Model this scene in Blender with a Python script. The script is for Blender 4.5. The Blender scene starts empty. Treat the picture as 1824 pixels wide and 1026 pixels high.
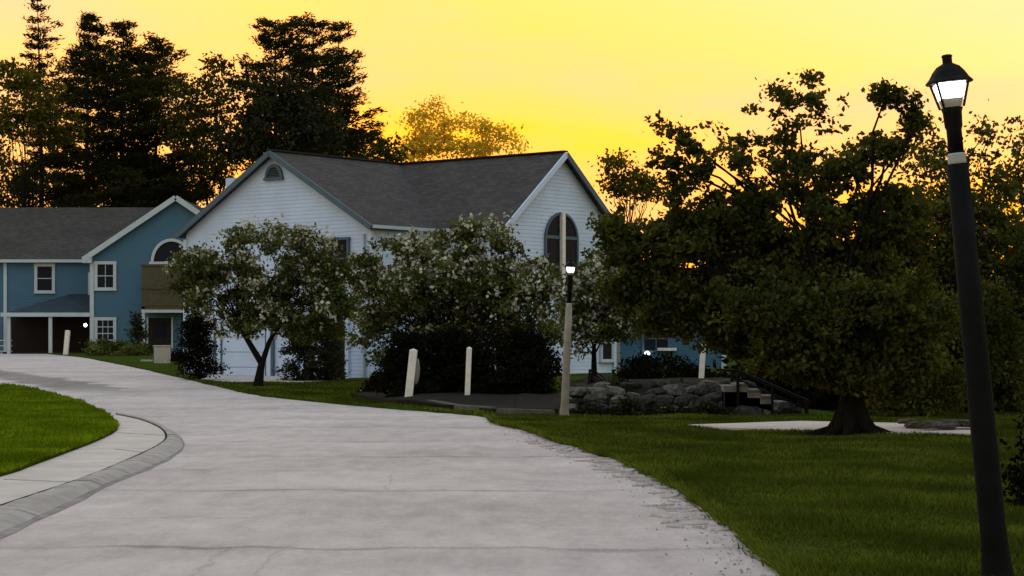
import bpy, math, random
import numpy as np
from mathutils import Vector, noise as mnoise
from mathutils.geometry import delaunay_2d_cdt

sc = bpy.context.scene
col = sc.collection
R = math.radians

# ------------------------------------------------------------------ camera
EYE, F, CX, CY = 1.55, 3700.0, 912.0, 620.0      # eye height (m), focal length and horizon of the photograph (px)
cam = bpy.data.cameras.new('camera')
cam.sensor_width = 36.0
cam.lens = 36.0 * F / 1824.0
cam.shift_y = (CY - 513.0) / 1824.0
cam.clip_start, cam.clip_end = 0.1, 4000.0
camo = bpy.data.objects.new('camera', cam)
col.objects.link(camo)
camo.location = (0, 0, EYE)
camo.rotation_euler = (math.pi / 2, 0, 0)
sc.camera = camo

# ------------------------------------------------------------------ world, sun, exposure
SUN_EL, SUN_AZ = 2.3, -4.0
world = bpy.data.worlds.new('World')
sc.world = world
world.use_nodes = True
wt = world.node_tree
bg = wt.nodes['Background']
sky = wt.nodes.new('ShaderNodeTexSky')
sky.sky_type = 'NISHITA'
sky.sun_disc = False
sky.sun_elevation = R(SUN_EL)
sky.sun_rotation = R(SUN_AZ)
sky.dust_density = 1.0


def wmath(op, a, b):
    n = wt.nodes.new('ShaderNodeMath')
    n.operation = op
    for i, v in enumerate((a, b)):
        if isinstance(v, (int, float)):
            n.inputs[i].default_value = v
        else:
            wt.links.new(v, n.inputs[i])
    return n.outputs[0]


bw = wt.nodes.new('ShaderNodeRGBToBW')
wt.links.new(sky.outputs[0], bw.inputs[0])
inv = wmath('POWER', wmath('MAXIMUM', bw.outputs[0], 0.02), -0.94)   # evens out the brightness of the evening sky, keeps its hues
vm = wt.nodes.new('ShaderNodeVectorMath')
vm.operation = 'SCALE'
wt.links.new(sky.outputs[0], vm.inputs[0])
wt.links.new(inv, vm.inputs['Scale'])
# thin high cloud all over the sky
tc = wt.nodes.new('ShaderNodeTexCoord')
mp = wt.nodes.new('ShaderNodeMapping')
mp.inputs['Scale'].default_value = (3.0, 3.0, 14.0)
mp.inputs['Location'].default_value = (0.7, 0.0, 0.35)
cn = wt.nodes.new('ShaderNodeTexNoise')
cn.inputs['Scale'].default_value = 1.6
cn.inputs['Detail'].default_value = 6.0
wt.links.new(tc.outputs['Generated'], mp.inputs[0])
wt.links.new(mp.outputs[0], cn.inputs[0])
cr = wt.nodes.new('ShaderNodeMapRange')
cr.inputs['From Min'].default_value = 0.42
cr.inputs['From Max'].default_value = 0.75
cr.inputs['To Max'].default_value = 0.7
wt.links.new(cn.outputs['Fac'], cr.inputs[0])
mx = wt.nodes.new('ShaderNodeMix')
mx.data_type = 'RGBA'
wt.links.new(cr.outputs[0], mx.inputs['Factor'])
hs = wt.nodes.new('ShaderNodeHueSaturation')
hs.inputs['Saturation'].default_value = 1.1
wt.links.new(vm.outputs[0], hs.inputs['Color'])
wm = wt.nodes.new('ShaderNodeVectorMath')               # the warm dust of the evening
wm.operation = 'MULTIPLY'
wm.inputs[1].default_value = (1.15, 0.965, 0.90)
wt.links.new(hs.outputs[0], wm.inputs[0])
wt.links.new(wm.outputs[0], mx.inputs['A'])
mx.inputs['B'].default_value = (0.96, 0.73, 0.45, 1)
wt.links.new(mx.outputs['Result'], bg.inputs['Color'])
bg.inputs['Strength'].default_value = 1.0

sd = bpy.data.lights.new('sun', 'SUN')
sd.energy = 0.25
sd.angle = R(2.0)
sd.color = (1.0, 0.72, 0.38)
so = bpy.data.objects.new('sun', sd)
col.objects.link(so)
so.rotation_euler = (-(math.pi / 2 - R(SUN_EL)), 0, -R(SUN_AZ))

vs = sc.view_settings
vs.view_transform = 'Standard'
vs.look = 'None'
vs.exposure = 0.0
vs.gamma = 1.0
vs.use_curve_mapping = False
sc.cycles.max_bounces = 6
sc.cycles.transparent_max_bounces = 8


# ------------------------------------------------------------------ helpers
def mat(name, base, rough=0.8, var=0.0, vscale=4.0, bump=0.0, bscale=20.0, spec=0.3, emit=None, estr=0.0, metal=0.0, stretch=None, second=None):
    m = bpy.data.materials.new(name)
    m.use_nodes = True
    nt = m.node_tree
    b = nt.nodes['Principled BSDF']
    b.inputs['Base Color'].default_value = (*base, 1)
    b.inputs['Roughness'].default_value = rough
    b.inputs['Specular IOR Level'].default_value = spec
    b.inputs['Metallic'].default_value = metal
    tcn = nt.nodes.new('ShaderNodeTexCoord')
    src = tcn.outputs['Object']
    if stretch:
        mpn = nt.nodes.new('ShaderNodeMapping')
        mpn.inputs['Scale'].default_value = stretch
        nt.links.new(src, mpn.inputs[0])
        src = mpn.outputs[0]
    if var > 0:
        n = nt.nodes.new('ShaderNodeTexNoise')
        n.inputs['Scale'].default_value = vscale
        n.inputs['Detail'].default_value = 6
        nt.links.new(src, n.inputs['Vector'])
        rp = nt.nodes.new('ShaderNodeValToRGB')
        rp.color_ramp.elements[0].position = 0.3
        rp.color_ramp.elements[1].position = 0.7
        hi = second or tuple(min(1, c * (1 + var)) for c in base)
        lo = tuple(c * (1 - var) for c in base)
        rp.color_ramp.elements[0].color = (*lo, 1)
        rp.color_ramp.elements[1].color = (*hi, 1)
        nt.links.new(n.outputs['Fac'], rp.inputs[0])
        nt.links.new(rp.outputs[0], b.inputs['Base Color'])
    if bump > 0:
        n2 = nt.nodes.new('ShaderNodeTexNoise')
        n2.inputs['Scale'].default_value = bscale
        n2.inputs['Detail'].default_value = 5
        nt.links.new(src, n2.inputs['Vector'])
        bn = nt.nodes.new('ShaderNodeBump')
        bn.inputs['Strength'].default_value = bump
        bn.inputs['Distance'].default_value = 0.02
        nt.links.new(n2.outputs['Fac'], bn.inputs['Height'])
        nt.links.new(bn.outputs[0], b.inputs['Normal'])
    if emit:
        b.inputs['Emission Color'].default_value = (*emit, 1)
        b.inputs['Emission Strength'].default_value = estr
    return m


def leaf_mat(name, dark, light, trans=0.3, tint=(1.0, 0.9, 0.35), clump=0.8, tr=0.0):
    """Leaf: diffuse plus translucent, the tone of each leaf from its own attribute and a slow noise."""
    m = bpy.data.materials.new(name)
    m.use_nodes = True
    nt = m.node_tree
    nt.nodes.remove(nt.nodes['Principled BSDF'])
    out = nt.nodes['Material Output']
    at = nt.nodes.new('ShaderNodeAttribute')
    at.attribute_name = 'tone'
    tcn = nt.nodes.new('ShaderNodeTexCoord')
    n = nt.nodes.new('ShaderNodeTexNoise')
    n.inputs['Scale'].default_value = clump
    n.inputs['Detail'].default_value = 3
    nt.links.new(tcn.outputs['Object'], n.inputs['Vector'])
    ad = nt.nodes.new('ShaderNodeMath')
    ad.operation = 'MULTIPLY'
    nt.links.new(at.outputs['Fac'], ad.inputs[0])
    nt.links.new(n.outputs['Fac'], ad.inputs[1])
    rp = nt.nodes.new('ShaderNodeValToRGB')
    rp.color_ramp.elements[0].position = 0.1
    rp.color_ramp.elements[1].position = 0.5
    rp.color_ramp.elements[0].color = (*dark, 1)
    rp.color_ramp.elements[1].color = (*light, 1)
    nt.links.new(ad.outputs[0], rp.inputs[0])
    d = nt.nodes.new('ShaderNodeBsdfDiffuse')
    t = nt.nodes.new('ShaderNodeBsdfTranslucent')
    nt.links.new(rp.outputs[0], d.inputs[0])
    mu = nt.nodes.new('ShaderNodeMix')
    mu.data_type = 'RGBA'
    mu.blend_type = 'MULTIPLY'
    mu.inputs['Factor'].default_value = 1.0
    nt.links.new(rp.outputs[0], mu.inputs['A'])
    mu.inputs['B'].default_value = (*[c * (1 + tr) for c in tint], 1)
    nt.links.new(mu.outputs['Result'], t.inputs[0])
    mix = nt.nodes.new('ShaderNodeMixShader')
    mix.inputs[0].default_value = trans
    nt.links.new(d.outputs[0], mix.inputs[1])
    nt.links.new(t.outputs[0], mix.inputs[2])
    nt.links.new(mix.outputs[0], out.inputs[0])
    return m


ORIG = {}


def tag(o, label=None, cat=None, group=None, kind=None):
    if label:
        o['label'] = label
    if cat:
        o['category'] = cat
    if group:
        o['group'] = group
    if kind:
        o['kind'] = kind
    return o


def empty(name, loc, label=None, cat=None, group=None):
    o = bpy.data.objects.new(name, None)
    o.empty_display_size = 0.3
    col.objects.link(o)
    o.location = loc
    ORIG[o.name] = Vector(loc)
    return tag(o, label, cat, group)


def link(name, me, m, parent=None, origin=None):
    o = bpy.data.objects.new(name, me)
    col.objects.link(o)
    if m is not None:
        me.materials.append(m)
    if parent is not None:
        o.parent = parent
        ORIG[o.name] = ORIG[parent.name]
    else:
        ORIG[o.name] = Vector(origin or (0, 0, 0))
        o.location = ORIG[o.name]
    return o


class MB:
    """Collects faces in world coordinates; build() links them as one mesh object."""

    def __init__(self):
        self.v, self.f, self.uv = [], [], {}

    def face(self, pts, uv=None):
        i = len(self.v)
        self.v += [tuple(p) for p in pts]
        self.f.append(tuple(range(i, i + len(pts))))
        if uv:
            self.uv[len(self.f) - 1] = uv

    def add(self, v, f):
        i = len(self.v)
        self.v += [tuple(p) for p in v]
        self.f += [tuple(i + k for k in q) for q in f]

    def box(self, c, s, rot=0.0, ax=None):
        """box of size s round c; turned by rot about z"""
        ca, sa = math.cos(rot), math.sin(rot)
        vv = []
        for dz in (-.5, .5):
            for dx, dy in ((-.5, -.5), (.5, -.5), (.5, .5), (-.5, .5)):
                x, y = dx * s[0], dy * s[1]
                vv.append((c[0] + x * ca - y * sa, c[1] + x * sa + y * ca, c[2] + dz * s[2]))
        self.add(vv, [(3, 2, 1, 0), (4, 5, 6, 7), (0, 1, 5, 4), (1, 2, 6, 5), (2, 3, 7, 6), (3, 0, 4, 7)])

    def beam(self, p, q, w, h, up=(0, 0, 1)):
        p, q, up = Vector(p), Vector(q), Vector(up)
        d = (q - p).normalized()
        s = d.cross(up).normalized()
        u = s.cross(d).normalized()
        vv = []
        for e in (p, q):
            for a, b in ((-1, -1), (1, -1), (1, 1), (-1, 1)):
                vv.append(e + s * (a * w / 2) + u * (b * h / 2))
        self.add(vv, [(3, 2, 1, 0), (4, 5, 6, 7), (0, 1, 5, 4), (1, 2, 6, 5), (2, 3, 7, 6), (3, 0, 4, 7)])

    def tube(self, pts, rad, n=7, cap=True):
        pts = [Vector(p) for p in pts]
        base = len(self.v)
        for i, p in enumerate(pts):
            d = (pts[min(i + 1, len(pts) - 1)] - pts[max(i - 1, 0)]).normalized()
            a = d.cross(Vector((0.31, 0.95, 0.07)))
            if a.length < .05:
                a = d.cross(Vector((1, 0, 0)))
            a.normalize()
            b = d.cross(a)
            for k in range(n):
                t = 2 * math.pi * k / n
                self.v.append(tuple(p + (a * math.cos(t) + b * math.sin(t)) * rad[i]))
        for i in range(len(pts) - 1):
            for k in range(n):
                k2 = (k + 1) % n
                self.f.append((base + i * n + k, base + i * n + k2, base + (i + 1) * n + k2, base + (i + 1) * n + k))
        if cap:
            self.f.append(tuple(base + k for k in range(n))[::-1])
            self.f.append(tuple(base + (len(pts) - 1) * n + k for k in range(n)))

    def lathe(self, c, prof, n=16, rot=0.0):
        """prof: list of (radius, z) above c"""
        base = len(self.v)
        for r, z in prof:
            for k in range(n):
                t = 2 * math.pi * k / n + rot
                self.v.append((c[0] + r * math.cos(t), c[1] + r * math.sin(t), c[2] + z))
        for i in range(len(prof) - 1):
            for k in range(n):
                k2 = (k + 1) % n
                self.f.append((base + i * n + k, base + i * n + k2, base + (i + 1) * n + k2, base + (i + 1) * n + k))
        self.f.append(tuple(base + k for k in range(n))[::-1])
        self.f.append(tuple(base + (len(prof) - 1) * n + k for k in range(n)))

    def prism(self, poly, off):
        """closed solid: 3D polygon pushed along the vector off"""
        off = Vector(off)
        a = [Vector(p) for p in poly]
        b = [p + off for p in a]
        n = len(a)
        self.add(a + b, [tuple(range(n)), tuple(range(2 * n - 1, n - 1, -1))] +
                 [(i, n + i, n + (i + 1) % n, (i + 1) % n) for i in range(n)])

    def build(self, name, m, parent=None, origin=None, smooth=False, bevel=0.0):
        o0 = ORIG[parent.name] if parent is not None else Vector(origin or (0, 0, 0))
        me = bpy.data.meshes.new(name)
        me.from_pydata([(x - o0.x, y - o0.y, z - o0.z) for x, y, z in self.v], [], self.f)
        if self.uv:
            uvl = me.uv_layers.new(name='UVMap')
            for pi, p in enumerate(me.polygons):
                if pi in self.uv:
                    for li, t in zip(p.loop_indices, self.uv[pi]):
                        uvl.data[li].uv = t
        if smooth:
            me.polygons.foreach_set('use_smooth', [True] * len(me.polygons))
        me.update()
        o = link(name, me, m, parent, origin)
        if bevel > 0:
            bv = o.modifiers.new('bevel', 'BEVEL')
            bv.width = bevel
            bv.segments = 2
            bv.limit_method = 'ANGLE'
        return o


def np_mesh(name, V, tone, m, parent=None, origin=None):
    """V: (n, k, 3) array of k-gons in world coordinates; tone: (n,) per-face attribute."""
    o0 = ORIG[parent.name] if parent is not None else Vector(origin or (0, 0, 0))
    n, k = V.shape[0], V.shape[1]
    v = (V.reshape(-1, 3) - np.array(o0)).astype(np.float32)
    me = bpy.data.meshes.new(name)
    me.vertices.add(n * k)
    me.vertices.foreach_set('co', v.ravel())
    me.loops.add(n * k)
    me.loops.foreach_set('vertex_index', np.arange(n * k, dtype=np.int32))
    me.polygons.add(n)
    me.polygons.foreach_set('loop_start', np.arange(0, n * k, k, dtype=np.int32))
    me.polygons.foreach_set('loop_total', np.full(n, k, dtype=np.int32))
    at = me.attributes.new('tone', 'FLOAT', 'FACE')
    at.data.foreach_set('value', tone.astype(np.float32))
    me.update(calc_edges=True)
    me.validate()
    return link(name, me, m, parent, origin)


def leaf_quads(C, size, aspect, rng, flat=0.0, direc=None):
    """diamond leaves round the centres C (n,3)"""
    n = len(C)
    a = rng.normal(size=(n, 3))
    if direc is not None:
        a = a * 0.45 + direc
    a[:, 2] *= (1 - flat)
    a /= np.linalg.norm(a, axis=1)[:, None] + 1e-9
    b = np.cross(a, rng.normal(size=(n, 3)))
    if flat:
        b[:, 2] *= (1 - flat)
    b /= np.linalg.norm(b, axis=1)[:, None] + 1e-9
    s = size * rng.uniform(0.6, 1.3, n)[:, None]
    a, b = a * s * .5, b * s * aspect * .5
    return np.stack([C - a, C + b - a * .1, C + a, C - b - a * .1], 1)


def sm(t):
    t = min(1.0, max(0.0, t))
    return t * t * (3 - 2 * t)


# ------------------------------------------------------------------ the lie of the land
_hy = np.arange(-20.0, 400.0, 1.0)
_hz = np.interp(_hy, [50, 55, 58, 62, 66, 74, 90, 108, 130, 150], [0, .034, .076, .142, .266, .47, .66, .88, 1.08, 1.45])
_hz = np.convolve(np.pad(_hz, 4, mode='edge'), np.ones(9) / 9, mode='valid')


def hill(x, y):
    return float(np.interp(y, _hy, _hz))


def at(px, py, Y):
    """world point that stands at picture position (px, py) at distance Y"""
    return Vector(((px - CX) / F * Y, Y, EYE + (CY - py) / F * Y))


def hit(px, py, h=hill):
    """where the line of sight through (px, py) meets the ground"""
    lo, hi = 5.0, 400.0
    k = (py - CY) / F
    for _ in range(60):
        mid = (lo + hi) / 2
        x = (px - CX) / F * mid
        if EYE - k * mid > h(x, mid):
            lo = mid
        else:
            hi = mid
    return ((px - CX) / F * lo, lo)


EDGE_PX = [(1240, 893), (1172, 858), (1100, 822), (1000, 790), (935, 768), (884, 756)]
FAR_PX = [(868, 744), (800, 737), (700, 729), (620, 722), (540, 714), (455, 704), (400, 692), (314, 672), (250, 657), (180, 643), (120, 634)]
edge = [(1.75, -5), (1.83, 8), (1.85, 14), (1.88, 18)] + [hit(*p) for p in EDGE_PX] + [hit(*p) for p in FAR_PX] + [(-37.5, 150), (-52, 175), (-70, 200)]
ey = np.array([p[1] for p in edge])
ex = np.array([p[0] for p in edge])
order = np.argsort(ey)
ey, ex = ey[order], ex[order]


def lawn_z(x, y):
    d = (x - float(np.interp(y, ey, ex))) * 0.85
    e = -.26 * math.exp(-((x + 9.0) / 2.4) ** 2 - ((y - 76) / 5.0) ** 2) * sm(d / 1.5)
    e += .58 * sm((x - 0.9) / 1.3) * sm((y - 46.6) / 1.6) * (1 - sm((y - 54) / 18)) * (1 - sm((x - 5.5) / 1.2))
    e += 0.16 * sm((y - 50) / 3) * sm((x + 3.6) / 1.5) * (1 - sm((x - .6) / .8)) * (1 - sm((y - 57) / 8))
    return hill(x, y) + 0.05 + e


def poly_sheet(name, pts, hf, m, res=1.0, skirt=0.12, jit=0.012, parent=None, kind='structure'):
    """a ground sheet over the polygon pts that follows the height hf, with an edge that goes down into the ground"""
    bd = []
    n = len(pts)
    for i in range(n):
        a, b = Vector(pts[i]), Vector(pts[(i + 1) % n])
        k = max(1, int((b - a).length / res))
        for j in range(k):
            bd.append(a.lerp(b, j / k))
    arr = np.array([(p.x, p.y) for p in bd])
    x0, y0 = arr.min(0)
    x1, y1 = arr.max(0)
    gx, gy = np.meshgrid(np.arange(x0 + res / 2, x1, res), np.arange(y0 + res / 2, y1, res))
    P = np.stack([gx.ravel(), gy.ravel()], 1)
    P = P[inside(P, arr)]
    verts = bd + [Vector(p) for p in P]
    edges = [(i, (i + 1) % len(bd)) for i in range(len(bd))]
    vo, eo, fo, *_ = delaunay_2d_cdt(verts, edges, [], 1, 1e-5)
    mb = MB()
    V = []
    for p in vo:
        z = hf(p.x, p.y) + jit * mnoise.noise(Vector((p.x * .9, p.y * .9, 3.1)))
        V.append((p.x, p.y, z))
    mb.add(V, [tuple(f) for f in fo])
    for i in range(len(bd)):
        a, b = bd[i], bd[(i + 1) % len(bd)]
        za, zb = hf(a.x, a.y), hf(b.x, b.y)
        mb.face([(a.x, a.y, za), (b.x, b.y, zb), (b.x, b.y, zb - skirt), (a.x, a.y, za - skirt)])
    o = mb.build(name, m, parent)
    if kind:
        o['kind'] = kind
    return o


def inside(P, poly):
    x, y = P[:, 0], P[:, 1]
    r = np.zeros(len(P), bool)
    j = len(poly) - 1
    for i in range(len(poly)):
        xi, yi = poly[i]
        xj, yj = poly[j]
        c = ((yi > y) != (yj > y)) & (x < (xj - xi) * (y - yi) / (yj - yi + 1e-12) + xi)
        r ^= c
        j = i
    return r


def smooth_line(pts, k=4):
    """Catmull-Rom through 2D points"""
    out = []
    n = len(pts)
    for i in range(n - 1):
        p0, p1, p2, p3 = [np.array(pts[min(max(j, 0), n - 1)]) for j in (i - 1, i, i + 1, i + 2)]
        for t in np.arange(k) / k:
            out.append(tuple(.5 * ((2 * p1) + (-p0 + p2) * t + (2 * p0 - 5 * p1 + 4 * p2 - p3) * t * t + (-p0 + 3 * p1 - 3 * p2 + p3) * t ** 3)))
    out.append(tuple(pts[-1]))
    return out


# ------------------------------------------------------------------ materials
M = {}
M['lawn'] = mat('lawn', (0.035, 0.05, 0.008), 1.0, .35, 1.3, .6, 30, spec=0)
M['soil'] = mat('soil', (0.03, 0.028, 0.016), .95, .4, .5, .6, 15, spec=.1)
M['mulch'] = mat('mulch', (0.011, 0.009, 0.006), .95, .6, 9, 1.0, 40, spec=.1)
M['walk'] = mat('concrete', (0.47, 0.415, 0.375), .85, .14, 1.5, .3, 60)
M['gutter'] = mat('gutter_grey', (0.20, 0.187, 0.178), .9, .3, 3, .4, 30)  # darker grey than the kerb, for the strip at its outer foot
M['kerb'] = mat('kerb_concrete', (0.31, 0.285, 0.265), .85, .22, 3, .5, 50)
M['dirt'] = mat('edge_dirt', (0.27, 0.235, 0.21), .95, .45, 5, .8, 30)
M['gravel'] = mat('gravel', (0.36, 0.32, 0.30), .95, .5, 9)
M['chunk'] = mat('broken_asphalt', (0.42, 0.365, 0.35), .9, .3, 3, .6, 40)
M['siding'] = mat('pale_siding', (0.445, 0.545, 0.725), .6, .08, .9, .06, 30)
M['siding_blue'] = mat('blue_siding', (0.035, 0.105, 0.175), .6, .08, .6, .06, 30)
M['trim_blue'] = mat('slate_blue_trim', (0.055, 0.095, 0.13), .6, .06, 3)
M['trim_white'] = mat('white_trim', (0.36, 0.43, 0.48), .55, .06, 3)
M['post_white'] = mat('white_post_paint', (0.62, 0.60, 0.56), .5, .12, 6, .2, 30)
M['glass'] = mat('window_glass', (0.012, 0.015, 0.023), .12, spec=.02)
M['dark'] = mat('dark_door_and_shade', (0.012, 0.009, 0.008), .9, .2, 2)  # dark doors, and the shade put in as colour under the porch
M['wood'] = mat('balcony_wood', (0.065, 0.052, 0.024), .8, .3, 5, .3, 30, stretch=(1, 1, 4))
M['bark'] = mat('bark', (0.0075, 0.0065, 0.0055), .95, .4, 6, .9, 25, spec=.1, stretch=(4, 4, 1))
M['bark_grey'] = mat('pine_bark', (0.03, 0.022, 0.016), .95, .4, 3, .8, 12, spec=.1, stretch=(4, 4, 1))
M['black'] = mat('black_metal', (0.005, 0.0045, 0.0045), .6, .2, 8, spec=.08)
M['pole_green'] = mat('dark_green_pole', (0.0045, 0.005, 0.005), .75, .25, 5, .2, 40, spec=.06)
M['pole_grey'] = mat('pale_grey_pole', (0.20, 0.185, 0.15), .7, .2, 4, .3, 30)  # paler grey than the near lamp's pole
M['collar'] = mat('collar_metal', (0.28, 0.29, 0.29), .5, .1, 8)
M['rock'] = mat('fieldstone', (0.014, 0.0135, 0.012), .95, .6, 3, 1.0, 14, spec=.1, second=(0.05, 0.048, 0.042))
M['timber'] = mat('landscape_timber', (0.07, 0.065, 0.05), .9, .35, 4, .6, 20)
M['step'] = mat('stone_step', (0.13, 0.125, 0.115), .9, .3, 5, .6, 20)
M['cabinet'] = mat('grey_cabinet', (0.30, 0.29, 0.26), .6, .1, 3)
M['lit'] = mat('lit_lamp', (1, 1, 1), .5, emit=(1.0, .98, .93), estr=7.0)
M['frost'] = mat('frosted_lens', (0.45, 0.43, 0.38), .5)

# leaves
M['leaf_maple'] = leaf_mat('maple_leaf', (0.02, 0.026, 0.008), (0.115, 0.125, 0.034), .38, (1.15, 1.05, .35), .7)
M['leaf_crab'] = leaf_mat('crabapple_leaf', (0.022, 0.030, 0.008), (0.12, 0.14, 0.042), .34, (1.2, 1.1, .4), 1.2)
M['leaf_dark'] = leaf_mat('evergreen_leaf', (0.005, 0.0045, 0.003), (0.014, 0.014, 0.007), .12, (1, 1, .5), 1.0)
M['leaf_shrub'] = leaf_mat('shrub_leaf', (0.014, 0.017, 0.009), (0.04, 0.042, 0.02), .2, (1, 1, .5), 1.0)
M['needle'] = leaf_mat('pine_needle', (0.012, 0.015, 0.006), (0.042, 0.048, 0.016), .3, (1.4, 1.05, .25), .25)
M['leaf_far'] = leaf_mat('far_leaf', (0.022, 0.024, 0.007), (0.08, 0.085, 0.018), .42, (1.4, 1.15, .25), .3)
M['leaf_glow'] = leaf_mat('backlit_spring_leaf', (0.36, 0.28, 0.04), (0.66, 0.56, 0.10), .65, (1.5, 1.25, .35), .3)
M['leaf_olive'] = leaf_mat('olive_leaf', (0.036, 0.036, 0.008), (0.11, 0.11, 0.02), .5, (1.5, 1.2, .25), .3)
M['blossom'] = leaf_mat('crabapple_blossom', (0.22, 0.22, 0.17), (0.55, 0.54, 0.44), .3, (1, 1, .9), 1.5)
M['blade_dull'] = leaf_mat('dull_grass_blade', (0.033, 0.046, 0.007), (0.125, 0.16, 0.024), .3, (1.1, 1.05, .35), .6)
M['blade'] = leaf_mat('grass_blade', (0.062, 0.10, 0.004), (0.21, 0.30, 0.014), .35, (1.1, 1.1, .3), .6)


def road_material():
    m = mat('road_surface', (0.40, 0.385, 0.385), .85, spec=.25)
    nt = m.node_tree
    b = nt.nodes['Principled BSDF']
    L = nt.links.new

    def N(t, **k):
        n = nt.nodes.new(t)
        for a, v in k.items():
            setattr(n, a, v)
        return n

    def mm(op, a, b=0.0, clamp=False):
        n = N('ShaderNodeMath', operation=op, use_clamp=clamp)
        for i, v in enumerate((a, b)):
            if isinstance(v, (int, float)):
                n.inputs[i].default_value = v
            else:
                L(v, n.inputs[i])
        return n.outputs[0]

    geo = N('ShaderNodeTexCoord').outputs['Object']
    sp = N('ShaderNodeSeparateXYZ')
    L(geo, sp.inputs[0])
    X, Y = sp.outputs[0], sp.outputs[1]

    def noise(scale, detail=5, stretch=(1, 1, 1)):
        mp_ = N('ShaderNodeMapping')
        mp_.inputs['Scale'].default_value = stretch
        L(geo, mp_.inputs[0])
        n = N('ShaderNodeTexNoise')
        n.inputs['Scale'].default_value = scale
        n.inputs['Detail'].default_value = detail
        L(mp_.outputs[0], n.inputs['Vector'])
        return n.outputs['Fac']

    big = noise(.28, 4)
    mid = noise(3.2, 8, (1, .3, 1))
    fine = noise(30, 4, (1, .35, 1))
    blot = noise(1.1, 5, (1, .3, 1))
    grit = noise(60, 2, (1, .3, 1))
    wob = noise(.9, 4)
    wob2 = noise(2.2, 5, (1, .4, 1))
    brk = noise(.55, 3, (1, .3, 1))
    rp = N('ShaderNodeValToRGB')
    rp.color_ramp.elements[0].position, rp.color_ramp.elements[1].position = .3, .72
    rp.color_ramp.elements[0].color = (0.29, 0.25, 0.238, 1)
    rp.color_ramp.elements[1].color = (0.60, 0.52, 0.50, 1)
    L(mm('ADD', mm('MULTIPLY', big, .45), mm('ADD', mm('MULTIPLY', mid, .35), mm('MULTIPLY', noise(14, 4, (1, .3, 1)), .2))), rp.inputs[0])
    # cracks: (centre distance, slope, half width, strength) run across the road
    fac = None
    for yc, sl, hw, st in ((16.0, .02, .10, .55), (19.05, -.03, .05, .25), (22.6, .015, .13, .42), (26.3, 0.0, .10, .3), (29.6, .03, .13, .42), (34.5, -.02, .16, .25),
                           (40.5, .03, .25, .3), (47, 0, .3, .22), (12.9, .03, .05, .3)):
        d = mm('ABSOLUTE', mm('ADD', mm('SUBTRACT', Y, yc), mm('ADD', mm('MULTIPLY', X, sl), mm('MULTIPLY', mm('SUBTRACT', wob, .5), 1.1))))
        c = mm('MULTIPLY', mm('SUBTRACT', 1.0, mm('DIVIDE', d, hw * 1.6), True), st)
        c = mm('MULTIPLY', c, mm('MULTIPLY', mm('SUBTRACT', brk, .28), 2.8, True))
        fac = c if fac is None else mm('MAXIMUM', fac, c)
    fac = mm('MULTIPLY', fac, 1.35, True)
    # cracks that run along the road
    for xc, sl, hw, y0, y1, st in ((-1.72, .02, .02, 13, 16.2, .28), (-1.35, .04, .02, 22.5, 25.5, .25), (-2.2, 0, .03, 12, 16, .3)):
        d = mm('ABSOLUTE', mm('ADD', mm('SUBTRACT', X, xc), mm('ADD', mm('MULTIPLY', mm('SUBTRACT', Y, y0), sl), mm('MULTIPLY', mm('SUBTRACT', wob2, .5), .3))))
        c = mm('MULTIPLY', mm('SUBTRACT', 1.0, mm('DIVIDE', d, hw * 1.5), True), st)
        c = mm('MULTIPLY', c, mm('MULTIPLY', mm('GREATER_THAN', Y, y0), mm('LESS_THAN', Y, y1)))
        fac = mm('MAXIMUM', fac, c)
    # old darker asphalt patch beyond the island
    w3 = mm('MULTIPLY', mm('SUBTRACT', wob, .5), 6.0)
    px_ = mm('ABSOLUTE', mm('SUBTRACT', mm('ADD', mm('ADD', X, mm('MULTIPLY', mm('SUBTRACT', Y, 64.5), .44)), 12.9), mm('MULTIPLY', w3, .5)))
    dp = mm('MULTIPLY', mm('SUBTRACT', 1.0, mm('DIVIDE', px_, 1.5), True), 3.0, True)
    dp = mm('MULTIPLY', dp, mm('MULTIPLY', mm('SUBTRACT', Y, 62.0), .2, True))
    dp = mm('MULTIPLY', dp, .68)
    fac = mm('MAXIMUM', fac, dp)
    # worn stains and grit
    st_ = mm('MULTIPLY', mm('SUBTRACT', blot, .53), 1.6, True)
    fac = mm('ADD', fac, mm('MULTIPLY', st_, .55), True)
    fac = mm('ADD', fac, mm('MULTIPLY', mm('SUBTRACT', fine, .5), .55), True)
    fac = mm('ADD', fac, mm('MULTIPLY', mm('SUBTRACT', grit, .55), .6), True)
    mxn = N('ShaderNodeMix', data_type='RGBA')
    L(fac, mxn.inputs['Factor'])
    L(rp.outputs[0], mxn.inputs['A'])
    mxn.inputs['B'].default_value = (0.085, 0.082, 0.08, 1)
    L(mxn.outputs['Result'], b.inputs['Base Color'])
    bn = N('ShaderNodeBump')
    bn.inputs['Strength'].default_value = .35
    bn.inputs['Distance'].default_value = .01
    L(mm('SUBTRACT', fine, mm('MULTIPLY', fac, 2.0)), bn.inputs['Height'])
    L(bn.outputs[0], b.inputs['Normal'])
    return m


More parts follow.
